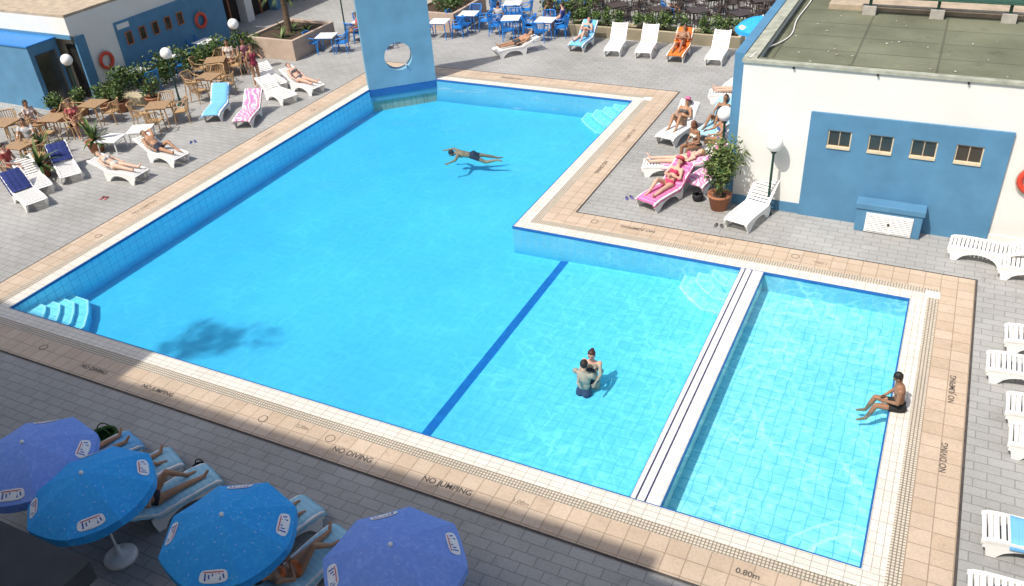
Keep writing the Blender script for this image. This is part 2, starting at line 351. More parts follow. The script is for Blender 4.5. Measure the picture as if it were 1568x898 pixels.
# water surface
def build_water():
    rnd=random.Random(3)
    waves=[]
    for i in range(18):
        lam=rnd.choice([.45,.55,.7,.9,1.2,1.7]); a=rnd.uniform(0,2*pi); k=2*pi/lam
        waves.append((k*cos(a),k*sin(a),rnd.uniform(0,6.28),lam*0.0032*rnd.uniform(.5,1)))
    dx=.09; X0,X1,Y0,Y1=XL-.01,XR+.01,YN-.01,YF+.01
    nx=int((X1-X0)/dx)+1; ny=int((Y1-Y0)/dx)+1
    hx=(X1-X0)/nx; hy=(Y1-Y0)/ny
    idx={}; vs=[]; fs=[]
    def V(i,j):
        key=(i,j)
        if key not in idx:
            x=X0+i*hx; y=Y0+j*hy; z=0
            amp=1.1 if x>-3.0 else (.8 if y<18 else .6)
            for kx,ky,p,A in waves: z+=A*sin(kx*x+ky*y+p+.6*sin(.7*x+.4*y))
            idx[key]=len(vs); vs.append((x,y,WZ+z*amp))
        return idx[key]
    for j in range(ny):
        for i in range(nx):
            x=X0+(i+.5)*hx; y=Y0+(j+.5)*hy
            if x<XC+.05 or y<YC+.05: fs.append((V(i,j),V(i+1,j),V(i+1,j+1),V(i,j+1)))
    me=bpy.data.meshes.new("pool_water"); me.from_pydata(vs,[],fs); me.update()
    me.polygons.foreach_set("use_smooth",[True]*len(me.polygons))
    m=bpy.data.materials.new("pool_water"); m.use_nodes=True; nt=m.node_tree; N=nt.nodes; L=nt.links
    for n in list(N): N.remove(n)
    out=N.new("ShaderNodeOutputMaterial"); tr=N.new("ShaderNodeBsdfTransparent"); gl=N.new("ShaderNodeBsdfGlossy"); gl.inputs["Roughness"].default_value=.02
    fr=N.new("ShaderNodeFresnel"); fr.inputs["IOR"].default_value=1.33
    mxs=N.new("ShaderNodeMixShader")
    # caustic light lines painted into the transparent colour as a cell network
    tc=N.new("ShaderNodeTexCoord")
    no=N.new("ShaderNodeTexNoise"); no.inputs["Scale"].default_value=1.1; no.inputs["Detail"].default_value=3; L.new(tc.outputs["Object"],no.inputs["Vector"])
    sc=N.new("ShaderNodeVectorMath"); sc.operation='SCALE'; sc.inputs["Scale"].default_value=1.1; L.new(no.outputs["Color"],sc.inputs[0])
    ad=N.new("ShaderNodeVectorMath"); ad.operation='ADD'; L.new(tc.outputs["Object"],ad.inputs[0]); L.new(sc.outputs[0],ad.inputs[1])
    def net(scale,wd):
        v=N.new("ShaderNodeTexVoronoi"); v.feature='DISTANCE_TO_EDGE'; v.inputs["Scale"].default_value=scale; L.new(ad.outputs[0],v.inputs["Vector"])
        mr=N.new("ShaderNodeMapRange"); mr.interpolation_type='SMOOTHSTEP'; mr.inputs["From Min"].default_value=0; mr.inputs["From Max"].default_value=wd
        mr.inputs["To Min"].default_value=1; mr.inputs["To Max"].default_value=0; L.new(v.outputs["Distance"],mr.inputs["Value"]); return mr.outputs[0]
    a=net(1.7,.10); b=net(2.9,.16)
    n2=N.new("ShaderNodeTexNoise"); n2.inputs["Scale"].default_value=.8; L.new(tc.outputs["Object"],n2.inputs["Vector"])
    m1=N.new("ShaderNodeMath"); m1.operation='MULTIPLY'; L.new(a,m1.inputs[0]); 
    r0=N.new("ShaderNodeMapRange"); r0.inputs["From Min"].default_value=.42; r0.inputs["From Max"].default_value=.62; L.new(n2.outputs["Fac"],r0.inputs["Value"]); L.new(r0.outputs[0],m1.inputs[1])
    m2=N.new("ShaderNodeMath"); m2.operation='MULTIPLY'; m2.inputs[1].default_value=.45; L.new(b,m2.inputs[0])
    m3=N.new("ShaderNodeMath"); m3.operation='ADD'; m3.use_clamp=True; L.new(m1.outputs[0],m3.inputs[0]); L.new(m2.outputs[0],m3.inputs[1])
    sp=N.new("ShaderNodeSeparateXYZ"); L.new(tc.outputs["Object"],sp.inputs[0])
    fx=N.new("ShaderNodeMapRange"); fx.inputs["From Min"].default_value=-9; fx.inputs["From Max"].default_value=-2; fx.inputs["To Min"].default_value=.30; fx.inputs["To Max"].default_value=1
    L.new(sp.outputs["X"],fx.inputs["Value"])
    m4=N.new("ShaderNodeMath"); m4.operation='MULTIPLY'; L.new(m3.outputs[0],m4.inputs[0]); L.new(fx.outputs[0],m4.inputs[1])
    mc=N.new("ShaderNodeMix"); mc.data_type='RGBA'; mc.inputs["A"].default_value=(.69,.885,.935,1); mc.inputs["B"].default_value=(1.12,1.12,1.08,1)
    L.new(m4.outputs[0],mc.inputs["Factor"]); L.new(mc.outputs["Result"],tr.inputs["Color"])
    bn=N.new("ShaderNodeTexNoise"); bn.inputs["Scale"].default_value=5; bn.inputs["Detail"].default_value=3; L.new(tc.outputs["Object"],bn.inputs["Vector"])
    bp=N.new("ShaderNodeBump"); bp.inputs["Strength"].default_value=.25; bp.inputs["Distance"].default_value=.02; L.new(bn.outputs["Fac"],bp.inputs["Height"])
    L.new(bp.outputs["Normal"],gl.inputs["Normal"]); L.new(bp.outputs["Normal"],fr.inputs["Normal"])
    L.new(fr.outputs[0],mxs.inputs[0]); L.new(tr.outputs[0],mxs.inputs[1]); L.new(gl.outputs[0],mxs.inputs[2]); L.new(mxs.outputs[0],out.inputs["Surface"])
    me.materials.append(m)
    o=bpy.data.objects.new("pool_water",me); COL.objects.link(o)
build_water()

# painted text on the coping
def text(s,x,y,rz,size=.17,z=.017,m='text'):
    c=bpy.data.curves.new("deck_text",'FONT'); c.body=s; c.size=size; c.align_x='CENTER'; c.align_y='CENTER'; c.offset=.003
    o=bpy.data.objects.new("painted_deck_marking",c); COL.objects.link(o); c.materials.append(M[m])
    o.location=(x,y,z); o.rotation_euler=(0,0,rz)
text("NO DIVING",-8.35,8.75,0,.17); text("NO JUMPING",-6.32,8.75,0,.17); text("1.08m",-4.95,8.9,0,.13,m='text2'); text("0.80m",-1.1,8.95,0,.15)
text("NO JUMPING",-13.3,8.75,0,.15); text("NO DIVING",-15.2,8.75,0,.15)
text("NO DIVING",1.42,12.7,pi/2,.15); text("NO JUMPING",1.45,14.7,pi/2,.15)
text("NO DIVING",-4.3,18.6,pi,.16,m='text2'); text("NO JUMPING",-6.2,18.6,pi,.16); text("1.08m",-1.6,18.5,pi,.14,m='text2')
text("NO JUMPING",-8.45,24.3,-pi/2,.17,m='text2'); text("NO DIVING",-8.45,21.8,-pi/2,.17)
text("2.20m",-9.7,9.0,0,.12,m='text2'); text("NO DIVING",-20.2,20.5,pi/2,.16,m='text2'); text("NO JUMPING",-20.2,15.0,pi/2,.16,m='text2'); text("NO DIVING",-14.5,28.1,pi,.17)
mb=MB()
for x,y in ((-10.6,8.9),(-9.0,8.95),(-7.4,18.6),(-2.2,18.6),(-20.1,13.2),(-20.1,23.0),(-17,8.9)):
    T=Matrix.Translation((x,y,.0135)); mb.lathe([(.001,.002),(.085,.002),(.10,.0)],M['tan'],20,T); mb.torus((x,y,.0155),.09,.006,M['slot'])
mb.obj("deck_drain_covers")

# ------------------------------------------------------------------ monolith with hole
def monolith():
    p0=Vector((-19.29,25.44,0)); p1=Vector((-17.35,27.2,0)); d=(p1-p0); Wd=d.length; d.normalize()
    H=4.8; th=.42; cxh=Wd*.5-.02; czh=1.1; r=.53; n=40
    ring_=[(cxh+r*cos(2*pi*i/n),czh+r*sin(2*pi*i/n)) for i in range(n)]
    def outer(i):
        a=2*pi*i/n; c,s=cos(a),sin(a)
        t=1e9
        if c>1e-6: t=min(t,(Wd-cxh)/c)
        if c<-1e-6: t=min(t,(-cxh)/c)
        zt=czh+1.3; zb=-.5
        if s>1e-6: t=min(t,(zt-czh)/s)
        if s<-1e-6: t=min(t,(zb-czh)/s)
        return (cxh+c*t,czh+s*t)
    mb=MB(); m=M['blue_mono']
    O=[outer(i) for i in range(n)]
    corners=[(Wd,czh+1.3),(0,czh+1.3),(0,-.5),(Wd,-.5)]
    for y,flip in ((0,False),(th,True)):
        for i in range(n):
            j=(i+1)%n
            a,b=O[i],O[j]
            poly=[ring_[i],a]
            if abs(a[0]-b[0])>1e-6 and abs(a[1]-b[1])>1e-6:
                c=min(corners,key=lambda q:(q[0]-(a[0]+b[0])/2)**2+(q[1]-(a[1]+b[1])/2)**2); poly.append(c)
            poly+=[b,ring_[j]]
            vs=[(p[0],y,p[1]) for p in poly]
            mb.add(vs,[tuple(range(len(vs)))],m)
        mb.add([(0,y,czh+1.3),(Wd,y,czh+1.3),(Wd,y,H),(0,y,H)],[(0,1,2,3)],m)
    for i in range(n):
        j=(i+1)%n; a=ring_[i]; b=ring_[j]
        mb.add([(a[0],0,a[1]),(b[0],0,b[1]),(b[0],th,b[1]),(a[0],th,a[1])],[(0,1,2,3)],m,True)
    for a,b in (((0,-.5),(0,H)),((0,H),(Wd,H)),((Wd,H),(Wd,-.5))):
        mb.add([(a[0],0,a[1]),(b[0],0,b[1]),(b[0],th,b[1]),(a[0],th,a[1])],[(0,1,2,3)],m)
    mb.box(0.0,Wd,-.02,-.002,-.3,-.02,M['trim_blue'])
    mb.tube((cxh+.25,.1,czh-.35),(cxh+.25,-.06,czh-.38),.03,.03,M['steel'])
    o=mb.obj("waterfall_monolith"); o.location=p0; o.rotation_euler=(0,0,atan2(d.y,d.x))
monolith()
mb=MB(); a=(-19.4,25.4);b=(-17.3,27.3);c=(-19.4,27.3)
mb.add([(*a,.005),(*b,.005),(*c,.005),(*a,-2.4),(*b,-2.4),(*c,-2.4)],[(0,1,2),(0,3,4,1)],M['tan']); mb.obj("deck_infill")

# ------------------------------------------------------------------ right building
B=empty("pool_service_building",(0,0,0))
X0,X1,Y0,Y1=-4.31,14,20.85,36; HT=3.72
bx("front_wall",X0,X1,Y0,Y0+.25,0,3.90,M['white_wall'],B)
bx("side_wall",X0,X0+.25,Y0+.25,Y1,0,3.90,M['white_wall'],B)
bx("roof_deck",X0+.25,X1,Y0+.25,Y1,3.4,HT,M['roof'],B)
bx("parapet_cap_front",X0-.04,X1,Y0-.05,Y0+.12,3.9,3.97,M['roof_edge'],B)
bx("parapet_cap_front_felt",X0+.29,X1,Y0+.121,Y0+.32,3.66,3.94,M['roof'],B)
bx("parapet_side",X0-.04,X0+.28,Y0+.121,Y1,3.9,3.99,M['roof_edge'],B)
bx("side_blue_fin",X0-.30,X0-.045,Y0+.3,Y1,0,4.02,M['blue_wall'],B)
mbb=MB()
for i in range(9): mbb.tube((X0+1.2+i*1.9,Y0-.06,3.86),(X0+1.2+i*1.9,Y0+.05,3.86),.025,.025,M['dark'])
mbb.obj("parapet_weep_pipes",parent=B)
wins=[(-2.1,-1.55),(-1.16,-.60),(-.21,.36),(.75,1.33)]
zs=(1.95,2.42); px0,px1,pz1=-2.56,1.86,2.83; py0,py1=Y0-.07,Y0-.002
mb=MB()
cur=px0
for a,b in wins:
    mb.box(cur,a,py0,py1,zs[0],zs[1],M['blue_wall']); cur=b
mb.box(cur,px1,py0,py1,zs[0],zs[1],M['blue_wall'])
mb.box(px0,px1,py0,py1,0,zs[0],M['blue_wall']); mb.box(px0,px1,py0,py1,zs[1],pz1,M['blue_wall'])
mb.obj("blue_panel",parent=B)
for a,b in wins:
    w=MB(); yb=Y0-.004
    w.box(a,b,yb-.004,yb,zs[0],zs[1],M['glass'])
    f=.03
    w.box(a,b,py0-.03,yb-.005,zs[0],zs[0]+.06,M['frame']); w.box(a,b,py0+.03,yb-.005,zs[1]-f,zs[1],M['roof_tan'])
    w.box(a,a+f,py0+.03,yb-.005,zs[0]+.06,zs[1]-f,M['frame']); w.box(b-f,b,py0+.03,yb-.005,zs[0]+.06,zs[1]-f,M['frame'])
    w.box((a+b)/2-.012,(a+b)/2+.012,py0+.04,yb-.005,zs[0]+.06,zs[1]-f,M['roof_tan'])
    w.obj("window",parent=B)
bx("skirting",X0+.0,px0-.005,Y0-.03,Y0-.002,0,.28,M['blue_wall'],B)
bx("skirting_b",px1+.005,X1,Y0-.03,Y0-.002,0,.22,M['white_wall'],B)
mb=MB()
mb.box(-1.12,.40,Y0-.45,Y0-.075,0.0,.62,M['blue_wall']); mb.box(-1.16,.44,Y0-.48,Y0-.072,.62,.78,M['blue_wall'])
mb.obj("pump_housing",parent=B,bevel=.02)
mb=MB()
mb.box(-.88,.20,Y0-.475,Y0-.452,.03,.55,M['plastic'])
for k in range(2):
    for i in range(9):
        T=Matrix.Translation((-.85+k*.54,Y0-.48,.08+i*.05))@Matrix.Rotation(radians(35),4,'X')
        mb.box(0.02,.49,-.012,.012,-.004,.02,M['plastic'],T)
mb.tube((-.34,Y0-.50,.3),(-.34,Y0-.47,.3),.03,.03,M['dark'])
mb.obj("louver_doors",parent=B)
def lifering(x,y,z,ax,parent=None):
    mb=MB(); R=Matrix.Rotation(pi/2,3,'X') if ax=='y' else Matrix.Rotation(pi/2,3,'Y')
    mb.torus((0,0,0),.28,.065,M['red'],R)
    mb.torus((0,0,0),.36,.010,M['roof_tan'],R)
    mb.tube((0,0,.36),(0,0,.45),.015,.015,M['steel'])
    mb.obj("life_ring",(x,y,z))
lifering(2.47,Y0-.08,1.75,'y')
mb=MB()
mb.box(-3.2,14,26.6,36,HT-.1,HT+.14,M['roof_tan']); mb.obj("roof_upstand",parent=B)
def roof_bench(x0,x1,y):
    mb=MB()
    for x in (x0+.15,(x0+x1)/2,x1-.15):
        mb.box(x-.18,x+.18,y-.14,y+.14,0,.24,M['concrete']); mb.box(x-.04,x+.04,y-.04,y+.04,.24,.5,M['bench_green'])
    for k in range(4): mb.box(x0-.2,x1+.2,y-.2+k*.13,y-.1+k*.13,.5,.54,M['bench_green'])
    mb.tube((x0-.3,y-.2,.68),(x1+.3,y-.2,.68),.03,.03,M['bench_green'])
    mb.obj("rooftop_bench",(0,0,HT+.0),bevel=.006)
roof_bench(-2.2,1.6,26.3)
cb=bpy.data.curves.new("cable",'CURVE'); cb.dimensions='3D'; cb.bevel_depth=.018; sp=cb.splines.new('NURBS')
pts=[(-3.85,28.6),(-3.75,26.8),(-3.95,25.2),(-3.6,23.8),(-4.0,22.6),(-4.12,21.8),(-4.15,21.3),(-4.2,20.9)]
sp.points.add(len(pts)-1)
for i,p in enumerate(pts): sp.points[i].co=(p[0],p[1],HT+.03 if i<5 else 3.98,1)
sp.use_endpoint_u=True; sp.order_u=4
o=bpy.data.objects.new("white_cable",cb); COL.objects.link(o); cb.materials.append(M['white_wall'])
mb=MB()
for i in range(60):
    x=random.uniform(-3.9,4);y=random.uniform(21.3,22.3)+random.random()**3*4; s=random.uniform(.012,.04)
    mb.ell((x,y,HT+s*.4),(s,s*.8,s*.5),M['concrete'],nu=6,nv=4)
mb.obj("roof_gravel")

# ------------------------------------------------------------------ left buildings
LB=empty("pool_bar_building")
XW=-29.5
bx("wall_white_a",XW-.3,XW,21.5,23.2,0,3.2,M['white_wall'],LB)
bx("wall_corner_blue",XW-.02,XW+.06,21.3,21.75,0,2.45,M['blue_wall'],LB)
bx("wall_blue",XW-.3,XW+.03,23.2,29.2,0,2.45,M['blue_wall'],LB)
bx("wall_white_upper",XW-.3,XW,23.2,29.2,2.45,3.2,M['white_wall'],LB)
bx("front_white_band",-44,XW,21.2,21.5,2.5,3.2,M['white_wall'],LB)
bx("front_blue_stripe",-44,XW+.02,21.16,21.2,2.40,2.56,M['blue_wall'],LB)
bx("front_recess",-44,-29.9,21.5,21.8,0,2.5,M['cream_wall'],LB)
bx("blue_annex",-44,-30.35,19.9,21.15,0,2.42,M['blue_wall'],LB)
bx("annex_top",-44,-30.31,19.86,21.14,2.42,2.47,M['bluepl'],LB)
bx("annex_door",-30.35,-30.32,20.1,21.0,0,2.05,M['glass'],LB)
bx("recess_door",-30.3,-29.75,21.46,21.5,0,2.1,M['glass'],LB)
bx("roof",-44,XW,21.2,29.2,3.2,3.3,M['roof_tan'],LB)
for y in (23.75,24.45,25.15,25.85,26.55):
    w=MB(); w.box(XW+.03,XW+.036,y-.13,y+.13,1.5,1.95,M['glass']); f=.04
    w.box(XW+.03,XW+.06,y-.17,y-.13,1.46,1.99,M['terracotta']); w.box(XW+.03,XW+.06,y+.13,y+.17,1.46,1.99,M['terracotta'])
    w.box(XW+.03,XW+.06,y-.13,y+.13,1.95,1.99,M['terracotta']); w.box(XW+.03,XW+.07,y-.13,y+.13,1.46,1.50,M['terracotta'])
    w.obj("bar_window",parent=LB)
bx("sign",XW+.03,XW+.06,23.3,23.9,2.15,2.35,M['white_wall'],LB)
lifering(XW+.08,22.35,1.25,'x'); lifering(XW+.11,27.6,1.35,'x')
mbx=MB()
mbx.box(-31.5,-31.2,29.2,42,0,3.4,M['dark']); 
for i in range(6):
    y=29.6+i*2.2
    mbx.box(-31.2,-30.7,y,y+.5,0,3.4,M['blue_wall'] if i%2==0 else M['white_wall'])
    mbx.box(-31.2,-31.1,y+.7,y+.78,0,2.3,M['terracotta']); mbx.box(-31.2,-31.1,y+1.5,y+1.58,0,2.3,M['terracotta'])
mbx.box(-31.3,-30.4,29.2,42,3.4,4.2,M['white_wall'])
mbx.obj("arcade_wing",parent=LB)
mbx=MB()
mbx.box(-31,-12,42,42.3,0,4,M['dark'])
for i in range(8):
    x=-30.5+i*2.6; mbx.box(x,x+.6,41.6,42,0,4,M['white_wall'] if i%2 else M['blue_wall']); mbx.box(x+1,x+1.1,41.9,42,0,2.3,M['terracotta'])
mbx.box(-31,-12,41.4,42.3,4,5,M['white_wall'])
mbx.obj("hotel_ground_floor")

# ------------------------------------------------------------------ foliage helpers
def foliage(mb,c,rad,n,size,mats=('leaf1','leaf2','leaf3'),rnd=random,shape=1.0,long=1.6):
    lobes=[(Vector((rnd.uniform(-.5,.5)*rad[0],rnd.uniform(-.5,.5)*rad[1],rnd.uniform(-.4,.5)*rad[2])),rnd.uniform(.4,.7)) for _ in range(7)]
    for i in range(n):
        lc,ls=rnd.choice(lobes)
        d=Vector((rnd.gauss(0,1),rnd.gauss(0,1),rnd.gauss(0,1))).normalized()*(rnd.uniform(.4,1.08))
        p=Vector(c)+lc+Vector((d.x*rad[0]*ls,d.y*rad[1]*ls,d.z*rad[2]*ls))
        if p.z<c[2]-rad[2]*1.0: continue
        a=Vector((rnd.gauss(0,1),rnd.gauss(0,1),rnd.gauss(0,.7))).normalized(); b=a.orthogonal().normalized()
        b=Matrix.Rotation(rnd.uniform(0,6.28),3,a)@b
        s=size*rnd.uniform(.6,1.4)
        h=(p.z-c[2])/rad[2]
        w=rnd.random()+.25*h
        m=M[mats[0]] if w<.35 else (M[mats[1]] if w<.8 else M[mats[2]])
        mb.add([p-a*s*long*.5,p+b*s*.4,p+a*s*long*.5,p-b*s*.4],[(0,1,2,3)],m)
def spiky(mb,c,L,n,w=.05,up=.5,m=('leaf1','leaf2','leaf3')):
    for i in range(n):
        a=random.uniform(0,6.28); el=random.uniform(up-.3,1.35); l=L*random.uniform(.6,1.05)
        p=Vector(c); d=Vector((cos(a)*cos(el),sin(a)*cos(el),sin(el))); side=Vector((-sin(a),cos(a),0))
        mm=M[random.choice(m)]; k=6; prev=None
        for j in range(k+1):
            t=j/k; ww=w*(1-t)**.6*(.6+.8*min(t*3,1))
            q=[p-side*ww,p+side*ww]
            if prev: mb.add([prev[0],prev[1],q[1],q[0]],[(0,1,2,3)],mm)
            prev=q; d=(d+Vector((0,0,-.28*1/k*3))).normalized(); p=p+d*(l/k)

# ------------------------------------------------------------------ hotel behind the camera (casts the shade)
HB=empty("hotel_building")
bx("block_low",-6.9,25,-14,-.6,0,14.2,M['hotel'],HB)
bx("block_high",-36,-6.9,-14,-.6,0,14.8,M['hotel'],HB)
bx("stair_tower",-36,-19.4,-14,-.6,14.8,16.6,M['hotel'],HB)
mb=MB(); mb.lathe([(.001,0),(.35,0),(.5,.5),(.45,.5),(.001,.45)],M['terracotta'],20)
mb.tube((0,0,.4),(.1,0,2.4),.09,.05,M['bark'])
for i in range(6): mb.tube((.08,0,1.7+.1*i),(cos(i)*1.1,sin(i)*.6,2.8+.15*i),.04,.015,M['bark'])
rt_=random.Random(11); foliage(mb,(0,0,3.1),(1.8,1.2,.75),800,.12,rnd=rt_)
mb.obj("shadow_caster_tree",(-20.6,-1.4,16.6),scale=.85)  # unseen tree, added to throw a dappled shadow onto the pool
bx("balcony",-30,-8.0,-.6,3.62,2.7,3.0,M['balcony'],HB)
for i in range(5):
    for k in range(8):
        x=-30+k*6; bx("hotel_window",x,x+2.2,-.6,-.57,1+i*2.8,2.6+i*2.8,M['glass'],HB)

# ------------------------------------------------------------------ furniture
def lounger_mesh(back):
    mb=MB(); m=M['plastic']; b=radians(back); Lb=.78
    prof=[(1.15,.27),(1.08,.31),(.9,.335),(.6,.34),(.3,.335),(.0,.33)]
    n=8
    for i in range(1,n+1):
        t=i/n; prof.append((-Lb*t*cos(b),.33+Lb*t*sin(b)+.03*sin(pi*t)))
    P=[Vector((0,y,z)) for y,z in prof]
    seg=[(P[i],P[i+1]) for i in range(len(P)-1)]
    tot=sum((q-p).length for p,q in seg)
    def at(s):
        for p,q in seg:
            l=(q-p).length
            if s<=l: return p+(q-p)*(s/l),(q-p).normalized()
            s-=l
        return seg[-1][1],(seg[-1][1]-seg[-1][0]).normalized()
    k=22
    for i in range(k):
        s0=tot*(i+.12)/k; s1=tot*(i+.80)/k
        a,d=at(s0); c,d2=at(s1); nrm=Vector((0,-d.z,d.y))
        if nrm.z<0: nrm=-nrm
        dz=nrm*.016
        vs=[a+Vector((-.27,0,0)),a+Vector((.27,0,0)),c+Vector((.27,0,0)),c+Vector((-.27,0,0))]
        vs=vs+[v-dz for v in vs]
        mb.add(vs,[(0,1,2,3),(7,6,5,4),(0,4,5,1),(1,5,6,2),(2,6,7,3),(3,7,4,0)],m)
    for sx in (-1,1):
        xa,xb=sx*.265,sx*.325
        pr=[at(tot*i/24)[0] for i in range(25)]
        for a,c in zip(pr[:-1],pr[1:]):
            vs=[(xa,a.y,a.z+.02),(xb,a.y,a.z+.012),(xb,c.y,c.z+.012),(xa,c.y,c.z+.02),(xa,a.y,a.z-.035),(xb,a.y,a.z-.045),(xb,c.y,c.z-.045),(xa,c.y,c.z-.035)]
            mb.add(vs,[(0,1,2,3),(7,6,5,4),(0,4,5,1),(1,5,6,2),(2,6,7,3),(3,7,4,0)],m)
        ys=[1.12-i*.042 for i in range(31)]
        def arch(y):
            if .88<y<=1.06: return 0.0
            if -.10<=y<.06: return 0.0
            if y>1.06: return .16
            if y<-.10: return .20
            t=(y-.06)/.82; return .235*sin(pi*t)**.45
        for a,c in zip(ys[:-1],ys[1:]):
            z0,z1=arch(a),arch(c); zt=.31
            if min(z0,z1)>zt: continue
            vs=[(sx*.285,a,zt),(sx*.315,a,zt),(sx*.315,c,zt),(sx*.285,c,zt),(sx*.285,a,z0),(sx*.325,a,z0),(sx*.325,c,z1),(sx*.285,c,z1)]
            mb.add(vs,[(0,1,2,3),(7,6,5,4),(0,4,5,1),(1,5,6,2),(2,6,7,3),(3,7,4,0)],m)
    mb.box(-.3,.3,.92,.98,.22,.27,m); mb.box(-.3,.3,-.05,.0,.22,.27,m)
    if back>15:
        for sx in(-1,1): mb.tube((sx*.22,-.1,.28),(sx*.22,-.5*cos(b),.33+.5*sin(b)),.016,.016,m)
    return mb.mesh("sun_lounger"),at,tot
LC={}
def lounger(foot,head,back=35,towel=None,tspan=(0,1),rz=None,name="sun_lounger"):
    fx,fy=foot; hx,hy=head; d=Vector((fx-hx,fy-hy)).normalized()
    loc=(fx-d.x*1.15,fy-d.y*1.15,0); rot=atan2(-d.x,d.y)
    if back not in LC: LC[back]=lounger_mesh(back)
    me,at,tot=LC[back]
    place(me,name,loc,rot)
    if towel:
        mb=MB(); n=26; rows=[]
        rr=random.Random(int(abs(fx*37+fy*91)*10)+len(towel))
        sk=rr.uniform(-.03,.03)
        for i in range(n+1):
            t=tspan[0]+(tspan[1]-tspan[0])*i/n
            p,dd=at(tot*t); 
            row=[]
            for j in range(9):
                u=-1+2*j/8; x=u*.345+sk*(t-.5); drop=-.10*max(0,abs(u)-.78)/.22
                nr=Vector((0,-dd.z,dd.y)); nr=nr if nr.z>0 else -nr
                row.append(p+Vector((x+rr.uniform(-.012,.012),0,drop))+nr*(.028+rr.uniform(0,.022)))
            rows.append(row)
        vs=[v for r in rows for v in r]; fs=[]
        for i in range(n):
            for j in range(8): fs.append((i*9+j,i*9+j+1,(i+1)*9+j+1,(i+1)*9+j))
        mb.add(vs,fs,M[towel],True)
        o=mb.obj("beach_towel",loc,rot); s=o.modifiers.new("s",'SOLIDIFY'); s.thickness=.008
    return loc,rot,back

def chair_mesh(m):
    mb=MB()
    mb.box(-.23,.23,-.22,.22,.42,.45,m)
    for x in(-.22,.22):
        for y,t in((-.22,-.03),(.22,.03)): mb.tube((x,y*.95,.44),(x*1.1,y+t,0),.022,.018,m,8)
    n=9
    for i in range(n):
        a=pi*(.12+.76*i/(n-1)); x=.25*cos(a); y=-.12-.15*sin(a)
        mb.tube((x*.95,y,.44),(x*1.08,y-.07,.85),.014,.014,m,6)
    pts=[Vector((.27*cos(pi*(.1+.8*i/14)),-.19-.16*sin(pi*(.1+.8*i/14)),.86)) for i in range(15)]
    mb.path(pts,.024,m,8)
    for sx in(-1,1):
        mb.path([(sx*.25,.2,.44),(sx*.27,.19,.64),(sx*.28,-.1,.68),(sx*.26,-.22,.84)],.02,m,8)
    return mb.mesh("chair")
CH={k:chair_mesh(M[k]) for k in('bluepl','wicker','darkpl')}
def chair(kind,x,y,r): place(CH[kind],{'bluepl':"blue_patio_chair",'wicker':"wicker_chair",'darkpl':"dark_patio_chair"}[kind],(x,y,0),r)
def table_mesh(top,leg,w=.4):
    mb=MB(); mb.box(-w,w,-w,w,.71,.74,top); mb.box(-w+.06,w-.06,-w+.06,w-.06,.66,.709,leg)
    for x in(-1,1):
        for y in(-1,1): mb.tube((x*(w-.08),y*(w-.08),.7),(x*(w-.04),y*(w-.04),0),.025,.02,leg,8)
    return mb.mesh("table")
TB={'blue':table_mesh(M['whitetop'],M['bluepl']),'wood':table_mesh(M['tabletop'],M['wicker']),'white':table_mesh(M['plastic'],M['plastic'],.38),'dark':table_mesh(M['darkpl'],M['darkpl'])}
def tset(tk,ck,x,y,rot=0,n=4,name="patio_table"):
    place(TB[tk],name,(x,y,0),rot,bevel=.008)
    for i in range(n):
        a=rot+i*2*pi/max(n,1)+random.uniform(-.15,.15) if n!=2 else rot+i*pi+random.uniform(-.2,.2)
        r=random.uniform(.62,.78); chair(ck,x+r*cos(a),y+r*sin(a),a+pi/2+random.uniform(-.2,.2))
def lamp(x,y,h=2.0):
    mb=MB()
    mb.lathe([(.001,.0),(.13,.0),(.13,.04),(.06,.09),(.045,.3),(.035,.5)],M['pole'],16)
    mb.tube((0,0,.45),(0,0,h-.2),.035,.03,M['pole']); mb.lathe([(.03,h-.3),(.07,h-.24),(.09,h-.19),(.05,h-.17)],M['pole'],16)
    mb.ell((0,0,h),(.21,.21,.21),M['globe'],nu=24,nv=16)
    mb.obj("globe_street_lamp",(x,y,0))
for x,y in((-3.30,20.53),(-4.95,22.1),(-28.8,20.23),(-25.5,21.9),(-25.62,25.66),(-5.66,33.27),(-24.2,30.9)): lamp(x,y)

def pot_plant(x,y,r=.28,h=.42,ph=1.1,pr=.45,n=500,kind='bush',size=.07,kw_m=('leaf1','leaf2','leaf3'),kw_l=1.6):
    mb=MB()
    mb.lathe([(.001,0),(r*.7,0),(r*.98,h*.85),(r*1.08,h*.86),(r*1.08,h),(r*.95,h),(r*.9,h*.9),(.001,h*.88)],M['terracotta'],20)
    mb.lathe([(.001,h*.9),(r*.9,h*.89)],M['soil'],20)
    if kind=='bush':
        for i in range(9):
            a=random.uniform(0,6.28); t=random.uniform(.2,.8)*pr
            mb.tube((.04*cos(a),.04*sin(a),h*.85),(t*cos(a),t*sin(a),h+ph*random.uniform(.5,.9)),.018,.006,M['bark'],6)
        foliage(mb,(0,0,h+ph*.5),(pr,pr,ph*.55),n,size,mats=kw_m,long=kw_l)
    else:
        spiky(mb,(0,0,h),ph,26)
    mb.obj("potted_plant",(x,y,0))
